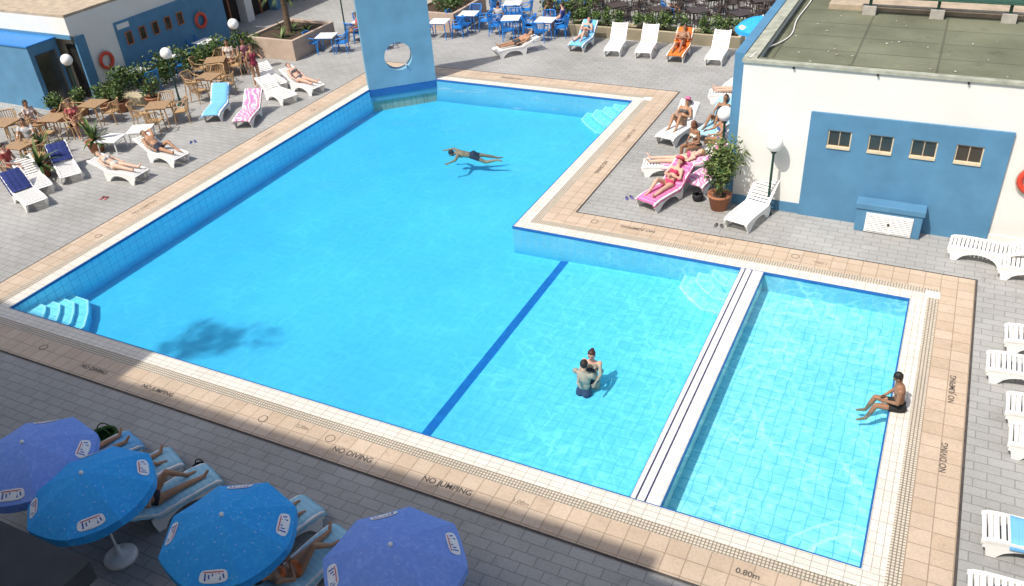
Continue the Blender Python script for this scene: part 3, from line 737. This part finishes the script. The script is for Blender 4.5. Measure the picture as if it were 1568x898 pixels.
def palm(mb,c,h,nf=22,L=1.1):
    x,y,z=c
    for i in range(8):
        mb.tube((x,y,z+h*i/8),(x,y,z+h*(i+1)/8),.16-.004*i,.135-.004*i,M['bark'],10)
    top=Vector((x,y,z+h))
    for i in range(nf):
        a=2*pi*i/nf+random.uniform(-.2,.2); el=random.uniform(.1,1.2); d=Vector((cos(a)*cos(el),sin(a)*cos(el),sin(el))); p=top.copy()
        k=9
        for j in range(k):
            q=p+d*(L/k); mb.tube(p,q,.015,.012,M['leaf2'],5)
            side=d.cross(Vector((0,0,1))).normalized()
            for s in(-1,1):
                for e in range(2):
                    b0=p+(q-p)*(e*.5); tip=b0+side*s*.26*(1-.5*j/k)+d*.14+Vector((0,0,-.06))
                    mb.add([b0,b0+d*.035,tip],[(0,1,2)],M['leaf1'] if (i+j)%3 else M['leaf3'])
            p=q; d=(d+Vector((0,0,-.17))).normalized()
pot_plant(-4.55,20.42,.30,.45,1.5,.55,1500,size=.055,kw_m=('leaf1','leaf3','leaf3'),kw_l=3.4)
pot_plant(-25.2,15.5,.3,.4,1.0,.4,0,'spiky'); pot_plant(-25.1,17.6,.3,.4,1.0,.4,0,'spiky')
pot_plant(-28.9,19.3,.3,.4,.6,.4,450); pot_plant(-27.9,20.6,.3,.4,.6,.45,500)
pot_plant(-27.3,20.7,.28,.4,.8,.4,400); pot_plant(-22.9,31.5,.3,.45,.8,.4,350)
pot_plant(-26.5,16.6,.26,.36,.8,.35,0,'spiky'); pot_plant(-28.6,20.0,.28,.4,.7,.4,450); pot_plant(-26.4,21.5,.28,.4,.8,.4,400)
mb=MB(); mb.box(-28.3,-26.9,21.3,21.8,0,.35,M['stone']); mb.obj("stone_planter")
mb=MB()
for i in range(13):
    t=i/12; foliage(mb,(-28.4+1.6*t+random.uniform(-.25,.25),21.2+6.3*t,.65),(.65,.55,.6+random.uniform(-.15,.25)),450,.085)
mb.obj("hedge")
def planter(name,x0,x1,y0,y1,h,m):
    mb=MB(); w=.15
    mb.box(x0,x1,y0,y0+w,0,h,m); mb.box(x0,x1,y1-w,y1,0,h,m); mb.box(x0,x0+w,y0+w,y1-w,0,h,m); mb.box(x1-w,x1,y0+w,y1-w,0,h,m)
    mb.box(x0+w,x1-w,y0+w,y1-w,0,h-.1,M['soil']); return mb.obj(name,bevel=.01)
planter("square_planter",-26.9,-24.4,27.5,30.4,.85,M['pinkstone'])
mb=MB(); palm(mb,(-25.6,28.8,.7),1.7); mb.obj("palm_tree")
mb=MB(); 
for _ in range(5): spiky(mb,(-25.6+random.uniform(-.8,.8),28.9+random.uniform(-.9,.9),.7),.6,14)
mb.obj("planter_shrubs")
planter("square_planter",-21.9,-19.7,32.9,36.0,.8,M['pinkstone'])
mb=MB(); foliage(mb,(-20.8,34.2,1.1),(.9,1.3,.6),900,.09); mb.obj("planter_bush")
planter("stone_planter_row",-14.6,-7.2,33.75,34.6,.45,M['stone'])
mb=MB()
for i in range(16):
    if i in(5,11): continue
    foliage(mb,(-14.3+i*.46,34.2,.75),(.33,.35,.42+random.uniform(-.1,.15)),260,.075)
mb.obj("hedge")
mb=MB()
for i in range(5): foliage(mb,(-16.6+i*.55,35.8,.6),(.5,.45,.6),260,.08)
mb.obj("hedge")

# table sets
tset('wood','wicker',-27.6,18.1,.3); tset('wood','wicker',-24.7,20.2,.5); tset('wood','wicker',-25.1,23.2,.2); tset('wood','wicker',-26.6,16.0,.1,3)
tset('wood','wicker',-26.3,24.9,.6); tset('wood','wicker',-27.3,19.6,.2,2); tset('wood','wicker',-29.0,17.2,.2,3)
tset('blue','bluepl',-28.7,24.6,0,2); tset('blue','bluepl',-28.6,26.8,0,2); tset('blue','bluepl',-28.6,22.9,0,1)
tset('blue','bluepl',-23.7,28.9,.3,2); tset('blue','bluepl',-23.4,31.2,.2,3)
tset('blue','bluepl',-19.9,32.0,.2,2); tset('blue','bluepl',-17.0,33.2,.3,4); tset('blue','bluepl',-15.4,33.3,.1,4); tset('blue','bluepl',-18.0,35.4,.3,4); tset('blue','bluepl',-16.0,36.8,.3,4)
for i in range(6):
    for j in range(3):
        if random.random()<.9: tset('dark','darkpl',-15.2+i*1.9+random.uniform(-.2,.2),36.2+j*2.1+random.uniform(-.2,.2),random.uniform(0,1),4)
place(TB['white'],"low_white_table",(-24.6,17.85,-.28),.3); place(TB['white'],"low_white_table",(-24.2,18.8,-.28),.5)

# ------------------------------------------------------------------ umbrellas
def umbrella(x,y,h,R,m,rot=0,tilt=(0,0),hp=0):
    mb=MB(); n=8; k=7; rise=.36
    def P(a,t,z0=0):
        ph=(a%(2*pi/n))/(2*pi/n); sc=1-.055*sin(pi*ph)*t
        z=h-rise*(t**1.7)-.04*sin(pi*ph)*t
        return Vector((R*t*sc*cos(a),R*t*sc*sin(a),z))
    S=6*n; vs=[]; fs=[]
    for j in range(k+1):
        for i in range(S): vs.append(P(2*pi*i/S,max(.02,j/k)))
    for j in range(k):
        for i in range(S): fs.append((j*S+i,(j+1)*S+i,(j+1)*S+(i+1)%S,j*S+(i+1)%S))
    o=len(vs)
    for i in range(S):
        p=P(2*pi*i/S,1); ph=(i%6)/6; vs.append(p*1.0+Vector((0,0,-.13-.03*sin(pi*ph))))
    for i in range(S): fs.append((k*S+i,o+i,o+(i+1)%S,k*S+(i+1)%S))
    T=Matrix.Translation((0,0,h))@Matrix.Rotation(tilt[0],4,'X')@Matrix.Rotation(tilt[1],4,'Y')@Matrix.Translation((0,0,-h))
    mb.add(vs,fs,m,False,T)
    # printed badges: white plaque with small blue strokes
    for q in range(0,8,2):
        a0=2*pi*(q+.5)/n
        c=[]
        for i in range(20):
            b=2*pi*i/20; cc=abs(cos(b))**.6*(1 if cos(b)>0 else -1); ss=abs(sin(b))**.6*(1 if sin(b)>0 else -1)
            c.append(P(a0+.24*cc,.86+.085*ss)+Vector((0,0,.010)))
        mb.add(c,[tuple(range(20))],M['umbw'],False,T)
        for i in range(6):
            u=-.16+i*.062; hh=.035 if i%2 else .055
            c=[P(a0+u+dx_,.86+dy_)+Vector((0,0,.015)) for dx_,dy_ in((0,-hh*.6),(.026,-hh*.6),(.034,hh),(.008,hh))]
            mb.add(c,[(0,1,2,3)],M['umbr'],False,T)
        c=[P(a0+dx_,.86+dy_)+Vector((0,0,.015)) for dx_,dy_ in((-.18,-.052),(.18,-.052),(.18,-.040),(-.18,-.040))]
        mb.add(c,[(0,1,2,3)],M['umbred'],False,T)
    mb.ell((0,0,h+.02),(.035,.035,.04),M['umbw'],nu=8,nv=6,T=T)
    for i in range(n):
        a=2*pi*i/n
        p0=P(a,.05)+Vector((0,0,-.03)); pm=P(a,.55)+Vector((0,0,-.02)); p1=P(a,1)+Vector((0,0,-.015))
        mb.tube(p0,pm,.007,.007,M['steel'],5,T=T); mb.tube(pm,p1,.007,.007,M['steel'],5,T=T)
        mb.tube((0,0,h-.6),pm,.006,.006,M['steel'],5,T=T)
    mb.tube((0,0,0),(0,0,h),.02,.02,M['plastic'],10)
    mb.lathe([(.001,0),(.27,0),(.27,.06),(.20,.12),(.05,.14),(.04,.3),(.03,.3)],M['plastic'],24)
    mb.obj("parasol",(x,y,0),rot)
umbrella(-12.03,5.35,1.97,1.04,M['umb2'],.2)
umbrella(-10.55,5.25,1.95,.99,M['umb1'],.5,(0,-.05))
umbrella(-7.90,5.45,1.97,.99,M['umb1'],.1,(.03,0))
umbrella(-5.36,5.95,1.97,1.02,M['umb2'],.35)
umbrella(-6.0,31.6,1.95,.95,M['umb1'],.3)

# ------------------------------------------------------------------ people
def person(name,loc,rz,pose,skinc=(.42,.24,.15),hair=(.03,.02,.015),bottom=(.05,.05,.3),top=None,female=False,hairlong=False,voxel=.016,scale=1.0,bald=False,**kw):
    V=Vector; J={}
    T=V((0,0,1)); F=V((0,1,0)); X=V((1,0,0))
    if pose in('lie','prone'):
        r=radians(kw.get('recl',30)); T=V((0,-cos(r),sin(r))); F=V((0,sin(r),cos(r)))
        if pose=='prone': F=-F
        pel=V((0,0,.11))
    elif pose=='sit':
        r=radians(kw.get('lean',5)); T=V((0,-sin(r),cos(r))); F=V((0,cos(r),sin(r))); pel=V((0,0,.11))
    elif pose=='stand':
        pel=V((0,0,.93))
    elif pose=='swim':
        pel=V((0,0,-.1)); T=V((0,.96,.20)).normalized(); F=V((0,.20,-.96)).normalized()
    sw=.165 if female else .19
    J['pel']=pel; J['chest']=pel+T*.36; J['neck']=pel+T*.50; 
    hf=kw.get('headf',.03); J['head']=pel+T*.66+F*hf
    if pose=='lie' and kw.get('recl',30)>55: J['head']=pel+T*.65+F*.05
    for s,n in((-1,'L'),(1,'R')):
        S=X*s
        J['sh'+n]=pel+T*.455+S*sw; J['hip'+n]=pel-T*.03+S*.09
        if pose in('lie','prone'):
            k=kw.get('knees',(0,0))[0 if s<0 else 1]
            if k<=0:
                J['kn'+n]=V((s*.11,.43,.09)); J['an'+n]=V((s*.13,.85,.06)); J['toe'+n]=V((s*.17,.93,.17 if pose=='lie' else .02))
            else:
                y=sqrt(.43**2-k*k); y2=y+sqrt(max(.01,.42**2-(k+.04)**2))
                J['kn'+n]=V((s*.12,y,.11+k)); J['an'+n]=V((s*.12,y2,.07)); J['toe'+n]=V((s*.13,y2+.17,.03))
        elif pose=='sit':
            J['kn'+n]=V((s*.13,.43,.10)); J['an'+n]=V((s*.13,.46+kw.get('shin',0),-.30+kw.get('shin',0)*.5)); J['toe'+n]=V((s*.15,.62+kw.get('shin',0),-.36+kw.get('shin',0)*.5))
        elif pose=='stand':
            J['kn'+n]=V((s*.10,.02,.49)); J['an'+n]=V((s*.11,-.02,.08)); J['toe'+n]=V((s*.13,.14,.03))
        elif pose=='swim':
            kk=.06*s; J['kn'+n]=pel-T*.43+V((s*.12,0,-.06+kk)); J['an'+n]=pel-T*.83+V((s*.22,0,.0-kk)); J['toe'+n]=J['an'+n]+V((s*.05,-.15,-.02))
        arms=kw.get('arms','side'); arms=arms if isinstance(arms,str) else arms[0 if s<0 else 1]
        sh=J['sh'+n]
        if arms=='side': J['el'+n]=sh-T*.26+S*.08-F*.02; J['wr'+n]=J['el'+n]-T*.23+F*.05-S*.02
        elif arms=='belly': J['el'+n]=sh-T*.25+S*.09+F*.0; J['wr'+n]=pel+T*.16+F*.15+S*.05
        elif arms=='head': J['el'+n]=J['head']+S*.27+T*.02+F*.04; J['wr'+n]=J['head']+S*.08+T*.08-F*.07
        elif arms=='lap': J['el'+n]=sh-T*.25+S*.05+F*.05; J['wr'+n]=V((s*.10,.27,.22 if pose=='sit' else .2))
        elif arms=='fwd': J['el'+n]=sh+F*.16-T*.18+S*.06; J['wr'+n]=J['el'+n]+F*.24-T*.02-S*.04
        elif arms=='swim1': J['el'+n]=sh+T*.18+S*.18+V((0,0,-.03)); J['wr'+n]=J['el'+n]+T*.22+V((0,0,-.08))
        elif arms=='swim2': J['el'+n]=sh+S*.26+T*.06+V((0,0,-.05)); J['wr'+n]=J['el'+n]+S*.10+T*.20+V((0,0,-.08))
    sk=skin(skinc); hm=hairm(hair)
    mb=MB()
    def seg(a,b,ra,rb):
        a=V(a);b=V(b); mb.tube(a,b,ra,rb,sk,14,True); mb.ell(a,(ra,)*3,sk,nu=14,nv=8); mb.ell(b,(rb,)*3,sk,nu=14,nv=8)
    R=Matrix((X,F,T)).transposed()
    w=.92 if female else 1.05
    mb.ell(pel+T*.34,(.155*w,.105*w,.19),sk,R); mb.ell(pel+T*.43,(sw*.95,.075,.075),sk,R)
    mb.ell(pel+T*.17,(.135*w,.095*w,.16),sk,R); mb.ell(pel+T*.0,(.165,.115,.13),sk,R)
    for s in(-1,1): mb.ell(pel-F*.05-T*.04+X*s*.075,(.085,.085,.09),sk,R)
    if female:
        for s in(-1,1): mb.ell(pel+T*.32+F*.085+X*s*.072,(.06,.055,.06),sk,R)
    else:
        for s in(-1,1): mb.ell(pel+T*.36+F*.055+X*s*.075,(.08,.05,.065),sk,R)
    seg(J['neck']-T*.04,J['neck']+(J['head']-J['neck'])*.5,.062,.055)
    for n in'LR':
        g=.9 if female else 1.05
        seg(J['sh'+n],J['el'+n],.055*g,.041*g); seg(J['el'+n],J['wr'+n],.041*g,.026*g)
        mb.ell(J['sh'+n],(.062*g,)*3,sk)
        seg(J['hip'+n],J['kn'+n],.088,.055); 
        mid=J['kn'+n]+(J['an'+n]-J['kn'+n])*.3
        seg(J['kn'+n],mid,.053,.056); seg(mid,J['an'+n],.056,.034)
        seg(J['an'+n],J['toe'+n],.036,.024)
        d=(J['wr'+n]-J['el'+n]).normalized(); seg(J['wr'+n],J['wr'+n]+d*.07,.024,.027)
    hd=J['head']; up=(hd-J['neck']).normalized(); yaw=kw.get('yaw',0); pitch=kw.get('pitch',0)
    fw=(F-up*F.dot(up)).normalized(); 
    if yaw: fw=Matrix.Rotation(radians(yaw),3,up)@fw
    if pitch:
        ax=fw.cross(up).normalized(); Q=Matrix.Rotation(radians(pitch),3,ax); fw=Q@fw; up=Q@up
    rt=fw.cross(up).normalized(); HRm=Matrix((rt,fw,up)).transposed()
    mb.ell(hd+up*.015,(.076,.092,.098),sk,HRm); mb.ell(hd+fw*.02-up*.055,(.055,.062,.06),sk,HRm)
    mb.ell(hd+fw*.098-up*.012,(.014,.022,.022),sk,HRm)
    for s in(-1,1): mb.ell(hd+rt*s*.077-up*.01,(.012,.022,.03),sk,HRm)
    me=mb.mesh("tmp"); ob=bpy.data.objects.new("tmp",me); COL.objects.link(ob)
    md=ob.modifiers.new("r",'REMESH'); md.mode='VOXEL'; md.voxel_size=voxel; md.use_smooth_shade=True
    sm=ob.modifiers.new("s",'SMOOTH'); sm.factor=.5; sm.iterations=3
    dg=bpy.context.evaluated_depsgraph_get(); dg.update()
    ev=ob.evaluated_get(dg); m2=bpy.data.meshes.new_from_object(ev)
    bpy.data.objects.remove(ob)
    out=MB(); out.v=[tuple(v.co) for v in m2.vertices]
    cb=cloth(bottom) if bottom else sk; ct=cloth(top) if top else sk
    trunks=not female
    i_s=out.mi(sk); i_b=out.mi(cb); i_t=out.mi(ct); i_h=out.mi(hm)
    bones=[('t',pel,J['neck'],.12),('h',J['neck']+up*.06,hd,.08)]
    for n in'LR':
        bones+=[('a',J['sh'+n],J['el'+n],.05),('a',J['el'+n],J['wr'+n]+(J['wr'+n]-J['el'+n])*.3,.035),('th',J['hip'+n],J['kn'+n],.07),('s',J['kn'+n],J['an'+n],.05)]
    for p in m2.polygons:
        c=p.center; best=None;bd=9
        for kind,a,b,r in bones:
            ab=b-a; t=max(0,min(1,(c-a).dot(ab)/ab.length_squared)); dd=(c-a-ab*t).length-r
            if dd<bd: bd=dd;best=(kind,t)
        q=c-pel; tt=q.dot(T); kind,t=best; mi=i_s
        if kind in('t','th') and bottom:
            if trunks:
                if (kind=='t' and tt<.09) or (kind=='th' and t<.5): mi=i_b
            else:
                lim=-.06+abs(q.dot(X))*.45
                if -.2<tt<.065 and tt>lim-.02 and t<.25: mi=i_b
        if top and kind in('t','a'):
            if kw.get('shirt'):
                if (kind=='t' and .05<tt<.47) or (kind=='a' and t<.5 and tt>.25): mi=i_t
            elif kw.get('onepiece'):
                if kind=='t' and tt<.40: mi=i_t
            elif kind=='t' and .265<tt<.37: mi=i_t
        hq=c-hd; u=hq.dot(up); f=hq.dot(fw)
        if kind=='h' and not bald and u>-.05 and (f<-.01 or u>.065): mi=i_h
        out.f.append(tuple(p.vertices)); out.m.append(mi); out.sm.append(True)
    bpy.data.meshes.remove(m2)
    for n in'LR':
        d=(J['wr'+n]-J['el'+n]).normalized(); side=d.cross(F); side=side.normalized() if side.length>.1 else X.copy()
        nn=side.cross(d).normalized(); base=J['wr'+n]+d*.075
        for i,(o,l) in enumerate(((-.027,.055),(-.009,.068),(.009,.064),(.026,.050))):
            a=base+side*o; b=a+d*l*.55+side*o*.25; c=b+d*l*.4-nn*.018
            out.tube(a-d*.02,b,.0095,.0085,sk,8); out.tube(b,c,.0085,.0065,sk,8); out.ell(b,(.0087,)*3,sk,nu=8,nv=5); out.ell(c,(.0066,)*3,sk,nu=8,nv=5)
        a=J['wr'+n]+d*.03-side*.024; b=a+d*.035-side*.028; c=b+d*.03-side*.004
        out.tube(a,b,.012,.010,sk,8); out.tube(b,c,.010,.008,sk,8); out.ell(b,(.0102,)*3,sk,nu=8,nv=5); out.ell(c,(.008,)*3,sk,nu=8,nv=5)
    for s in(-1,1):
        out.ell(hd+fw*.088+rt*s*.03+up*.012,(.012,.008,.006),M['eye'],HRm,nu=8,nv=6)
        out.ell(hd+fw*.088+rt*s*.03+up*.034,(.018,.008,.004),hm,HRm,nu=8,nv=6)
    out.ell(hd+fw*.078-up*.055,(.022,.008,.006),cloth((.35,.10,.09)),HRm,nu=8,nv=6)
    if not bald:
        out.ell(hd+up*.035-fw*.016,(.083,.092,.092),hm,HRm,nu=18,nv=12)
        if hairlong:
            out.ell(hd-up*.05-fw*.055,(.075,.055,.11),hm,HRm); 
        if kw.get('bun'): out.ell(hd+up*.07-fw*.09,(.04,.04,.04),hm,HRm)
    if kw.get('hat'):
        hm2=cloth(kw['hat']); TT=Matrix.Translation(hd+up*.06)@HRm.to_4x4()
        out.lathe([(.16,-.005),(.09,.0),(.088,.05),(.06,.085),(.001,.095)],hm2,20,TT)
    return out.obj(name,loc,rz,scale=scale)
def on_lounger(L,female,pose='lie',dy=.10,name=None,**kw):
    loc,rot,back=L
    d=Vector((-sin(rot),cos(rot)))
    kw.setdefault('recl',back)
    return person(name or ("woman" if female else "man")+"_sunbathing",(loc[0]+d.x*dy,loc[1]+d.y*dy,.355),rot,pose,female=female,**kw)
TAN=(.40,.22,.13); PALE=(.60,.40,.30); PINK=(.60,.36,.27); BRN=(.30,.155,.09)
# --- left side
L1=lounger((-23.2,13.75),(-25.1,14.4),35,'tw_navy',(.55,1.0))
L2=lounger((-23.75,15.45),(-25.4,16.4),40,'tw_navy',(.62,.98))
L3=lounger((-21.6,16.35),(-23.5,16.25),20)
L4=lounger((-21.3,17.75),(-23.3,17.9),30)
L5=lounger((-22.95,20.85),(-23.8,22.6),45,'tw_blue',(0,1))
L6=lounger((-21.45,20.75),(-22.2,22.6),40,'tw_multi',(0,1))
L7=lounger((-21.3,23.3),(-23.1,23.9),30); L8=lounger((-20.9,24.5),(-22.9,24.9),35)
lounger((-22.6,24.3),(-24.3,25.2),30); lounger((-23.9,14.5),(-25.6,15.2),35)
on_lounger(L3,True,skinc=PALE,bottom=(.5,.5,.5),top=(.5,.5,.5),hair=(.12,.07,.03),arms='side',knees=(0,0))
on_lounger(L4,False,skinc=TAN,bottom=(.03,.03,.05),arms=('head','side'),knees=(.18,0))
on_lounger(L8,True,skinc=PINK,bottom=(.1,.1,.12),top=(.1,.1,.12),arms='side',hair=(.1,.05,.03))
person("woman_standing",(-23.9,24.5,0),-1.9,'stand',skinc=TAN,female=True,top=(.25,.03,.06),bottom=(.25,.03,.06),onepiece=True,hair=(.06,.03,.02),hairlong=True,arms=('fwd','side'))
person("woman_seated",(-26.9,18.4,.45),-2.0,'sit',skinc=TAN,female=True,top=(.4,.1,.1),bottom=(.1,.1,.2),shirt=True,arms='lap',voxel=.02,hairlong=True)
person("man_seated",(-25.7,14.9,.45),-1.2,'sit',skinc=PINK,female=False,top=(.35,.06,.05),bottom=(.05,.05,.1),shirt=True,arms='lap',voxel=.02)
chair('wicker',-25.7,14.9,-1.2)
person("woman_seated",(-26.2,25.6,.45),-2.6,'sit',skinc=TAN,female=True,top=(.5,.45,.4),bottom=(.3,.2,.2),shirt=True,arms='lap',voxel=.02)
person("man_seated",(-25.6,25.9,.45),-2.2,'sit',skinc=BRN,top=(.3,.12,.15),bottom=(.1,.1,.2),shirt=True,arms='lap',voxel=.02)
chair('wicker',-26.2,25.6,-2.6); chair('wicker',-25.6,25.9,-2.2); chair('wicker',-26.9,18.4,-2.0)
person("woman_seated",(-28.5,17.9,.45),-1.6,'sit',skinc=TAN,female=True,top=(.6,.5,.45),bottom=(.1,.1,.2),shirt=True,arms='lap',voxel=.02,hairlong=True); chair('wicker',-28.5,17.9,-1.6)
person("man_seated",(-27.0,16.6,.45),-2.4,'sit',skinc=TAN,top=(.5,.5,.5),bottom=(.1,.1,.2),shirt=True,arms='fwd',voxel=.02); chair('wicker',-27.0,16.6,-2.4)
# --- far side
LA=lounger((-16.3,30.2),(-15.0,31.7),20); on_lounger(LA,False,skinc=TAN,bottom=(.05,.05,.05),arms='side',voxel=.02)
LBx=lounger((-13.35,31.6),(-13.35,33.6),40,'tw_blue'); on_lounger(LBx,True,skinc=PINK,bottom=(.1,.3,.4),top=(.1,.3,.4),knees=(.22,0),voxel=.02,arms='belly')
lounger((-11.7,31.4),(-12.0,33.5),50); lounger((-10.45,31.5),(-10.7,33.5),50)
LE=lounger((-9.15,31.4),(-9.25,33.5),45,'tw_orange'); on_lounger(LE,False,skinc=BRN,bottom=(.5,.08,.02),arms='belly',knees=(.2,.1),voxel=.02)
lounger((-7.65,31.4),(-7.75,33.5),50)
LG=lounger((-6.3,28.6),(-6.0,30.2),50)
LH=lounger((-6.9,28.0),(-5.2,28.3),25); on_lounger(LH,False,skinc=PINK,bottom=(.2,.05,.05),arms='side',voxel=.02)
for i,(x,y,c) in enumerate(((-17.7,33.4,(.5,.5,.5)),(-14.9,33.9,(.1,.1,.3)),(-16.4,35.9,(.5,.2,.1)),(-11.0,36.6,(.6,.6,.6)),(-19.0,35.6,(.1,.3,.3)),(-23.2,30.5,(.5,.1,.1)))):
    person("guest_seated",(x,y,.45),i*1.7,'sit',skinc=(TAN,PINK,BRN)[i%3],female=i%2==0,top=c,bottom=(.1,.1,.15),shirt=True,arms='lap',voxel=.024); chair('bluepl',x,y,i*1.7)
for x,y,r in ((-19.2,33.4,.2),(-21.9,30.6,.5)): tset('blue','bluepl',x,y,r,4)
# --- right cluster
LI=lounger((-7.15,23.8),(-6.75,25.6),55,'tw_white'); on_lounger(LI,True,skinc=TAN,bottom=(.1,.1,.1),top=(.1,.1,.1),knees=(.3,.3),arms='belly',hair=(.2,.1,.05),hat=(.6,.15,.3))
LJ=lounger((-6.1,24.4),(-5.7,26.2),55,'tw_pale'); on_lounger(LJ,True,skinc=BRN,bottom=(.03,.03,.04),top=(.03,.03,.04),knees=(.3,.2),arms='lap',hairlong=True)
LK=lounger((-7.2,21.9),(-5.3,22.3),20,'tw_multi',(.3,1)); on_lounger(LK,True,skinc=PALE,bottom=(.5,.1,.2),top=(.5,.1,.2),arms='side',hair=(.3,.18,.07))
LW=lounger((-5.9,22.9),(-4.9,24.4),30)
person("woman_seated",(-6.0,23.3,.36),2.5,'sit',skinc=BRN,female=True,top=(.7,.68,.6),bottom=(.05,.05,.05),arms='lap',hair=(.15,.06,.03),hairlong=True,lean=-10)
person("woman_seated",(-5.4,23.9,.36),2.2,'sit',skinc=TAN,female=True,top=(.05,.1,.3),bottom=(.05,.1,.3),arms='fwd',hair=(.02,.015,.01),lean=0)
LM=lounger((-6.35,19.6),(-5.75,21.3),40,'tw_pink'); on_lounger(LM,True,skinc=PINK,bottom=(.55,.05,.12),top=(.55,.05,.12),knees=(0,.2),arms='belly',hair=(.25,.05,.03),hat=(.45,.06,.06))
lounger((-5.45,21.0),(-5.0,22.6),40,'tw_multi')
LN=lounger((-3.85,19.3),(-3.35,21.2),45)
# --- right side
lounger((1.05,20.05),(3,19.9),20); lounger((2.1,19.5),(4.1,19.4),35)
lounger((2.25,16.6),(4.2,16.6),30); lounger((1.95,15.5),(4,15.5),25); lounger((2.3,14.3),(4.2,14.25),35); lounger((2.35,13.45),(4.3,13.4),25)
lounger((2.0,11.05),(3.8,11.1),25,'tw_blue',(.2,1)); lounger((1.85,9.75),(3.8,9.8),25)
# --- bottom, under parasols
LQ=lounger((-12.3,7.3),(-12.9,5.4),30,'tw_blue'); on_lounger(LQ,True,skinc=TAN,bottom=(.05,.05,.1),top=(.05,.05,.1),arms='side')
LR=lounger((-11.2,7.25),(-11.9,5.4),30,'tw_pale'); on_lounger(LR,False,skinc=TAN,bottom=(.03,.03,.03),arms='side',knees=(.0,.24))
LS=lounger((-10.25,7.2),(-10.9,5.4),30,'tw_pale'); on_lounger(LS,True,skinc=TAN,bottom=(.02,.02,.03),top=(.02,.02,.03),arms='belly',knees=(.26,.0),hairlong=True)
LT=lounger((-8.1,7.3),(-8.6,5.3),30,'tw_pale'); on_lounger(LT,False,skinc=TAN,bottom=(.5,.12,.03),arms='lap',knees=(.2,.26))
LU=lounger((-7.2,7.0),(-7.6,5.0),30,'tw_pale'); on_lounger(LU,True,skinc=TAN,bottom=(.6,.15,.04),top=(.6,.15,.04),arms='belly',knees=(0,.25))
def bag(x,y,m,s=1,name="beach_bag"):
    mb=MB(); mb.lathe([(.001,0),(.15*s,0),(.2*s,.12*s),(.19*s,.24*s),(.17*s,.25*s),(.16*s,.2*s)],m,16)
    for k in(-.07,.07): mb.path([Vector((.13*s*cos(a),k,.24*s+.16*s*sin(a))) for a in [pi*i/8 for i in range(9)]],.012,m,6)
    mb.obj(name,(x,y,0),.4)
bag(-12.95,7.15,M['bag_green'],1.25); bag(-10.75,7.3,M['bag_black'],.6); bag(-5.2,20.7,M['bag_black'],.8)
def flipflops(x,y,rot,c):
    mb=MB()
    for s in(-1,1):
        T=Matrix.Translation((s*.07,random.uniform(-.04,.04),.01))@Matrix.Rotation(s*.15,4,'Z')
        mb.ell((0,0,0),(.045,.13,.012),cloth(c),nu=12,nv=6,T=T); mb.path([(-.035,-.01,.01),(0,.07,.03),(.035,-.01,.01)],.006,M['bag_black'],5,T=T)
    mb.obj("flip_flops",(x,y,0),rot)
for x,y,r,c in((-9.2,7.3,1,(.02,.02,.02)),(-4.3,19.5,.2,(.1,.1,.1)),(-7.0,20.2,.6,(.1,.1,.3)),(-22.4,19.3,.8,(.05,.08,.3)),(-21.9,15.0,.2,(.4,.1,.1))): flipflops(x,y,r,c)
# --- in / by the water
person("man_sitting_on_pool_edge",(0.58,13.75,.013),pi/2+.15,'sit',skinc=BRN,bottom=(.02,.02,.02),hair=(.015,.012,.01),arms='lap',lean=-8,shin=.1,pitch=-20,voxel=.013,scale=.95)
person("woman_in_pool",(-5.27,13.02,-1.42),pi+.1,'stand',skinc=PINK,female=True,top=(.03,.03,.05),bottom=(.03,.03,.05),arms='fwd',hair=(.05,.02,.015),bun=True,voxel=.013)
person("man_in_pool",(-5.34,12.72,-1.52),-.1,'stand',skinc=PINK,bottom=(.05,.06,.12),arms='fwd',hair=(.02,.015,.012),voxel=.013)
person("man_swimming",(-12.9,21.85,-.15),radians(115),'swim',skinc=TAN,bottom=(.03,.03,.05),arms=('swim2','swim1'),hair=(.02,.015,.012),pitch=35,voxel=.014)

# ------------------------------------------------------------------ camera, sun, sky
cd=bpy.data.cameras.new("camera"); cam=bpy.data.objects.new("camera",cd); COL.objects.link(cam)
r=Vector((.8966,.4385,-.0620)); dn=Vector((.1953,-.5170,-.8335)); fw=Vector((-.3976,.7352,-.5491))
Mx=Matrix((r,-dn,-fw)).transposed().to_4x4(); Mx.translation=Vector((0,0,11)); cam.matrix_world=Mx
cd.sensor_width=36; cd.lens=36*1301/1568; cd.clip_end=2000; cd.clip_start=.05
scene.camera=cam
el=radians(55); hd=Vector((.43,.90)).normalized()
sd=Vector((hd.x*cos(el),hd.y*cos(el),-sin(el)))
sl=bpy.data.lights.new("sun",'SUN'); sl.energy=4.4; sl.angle=radians(.6); sl.color=(1,.95,.87)
so=bpy.data.objects.new("sun",sl); COL.objects.link(so); so.rotation_euler=sd.to_track_quat('-Z','Y').to_euler(); so.location=(0,-20,40)
w=bpy.data.worlds.new("World"); scene.world=w; w.use_nodes=True
nt=w.node_tree; bg=nt.nodes["Background"]; sky=nt.nodes.new("ShaderNodeTexSky"); sky.sky_type='NISHITA'; sky.sun_disc=False
sky.sun_elevation=el; sky.sun_rotation=atan2(-sd.x,-sd.y); sky.dust_density=4.0; sky.air_density=1.0; sky.ozone_density=.6
nt.links.new(sky.outputs[0],bg.inputs["Color"]); bg.inputs["Strength"].default_value=.15
scene.view_settings.view_transform='Standard'; scene.view_settings.look='None'; scene.view_settings.exposure=0
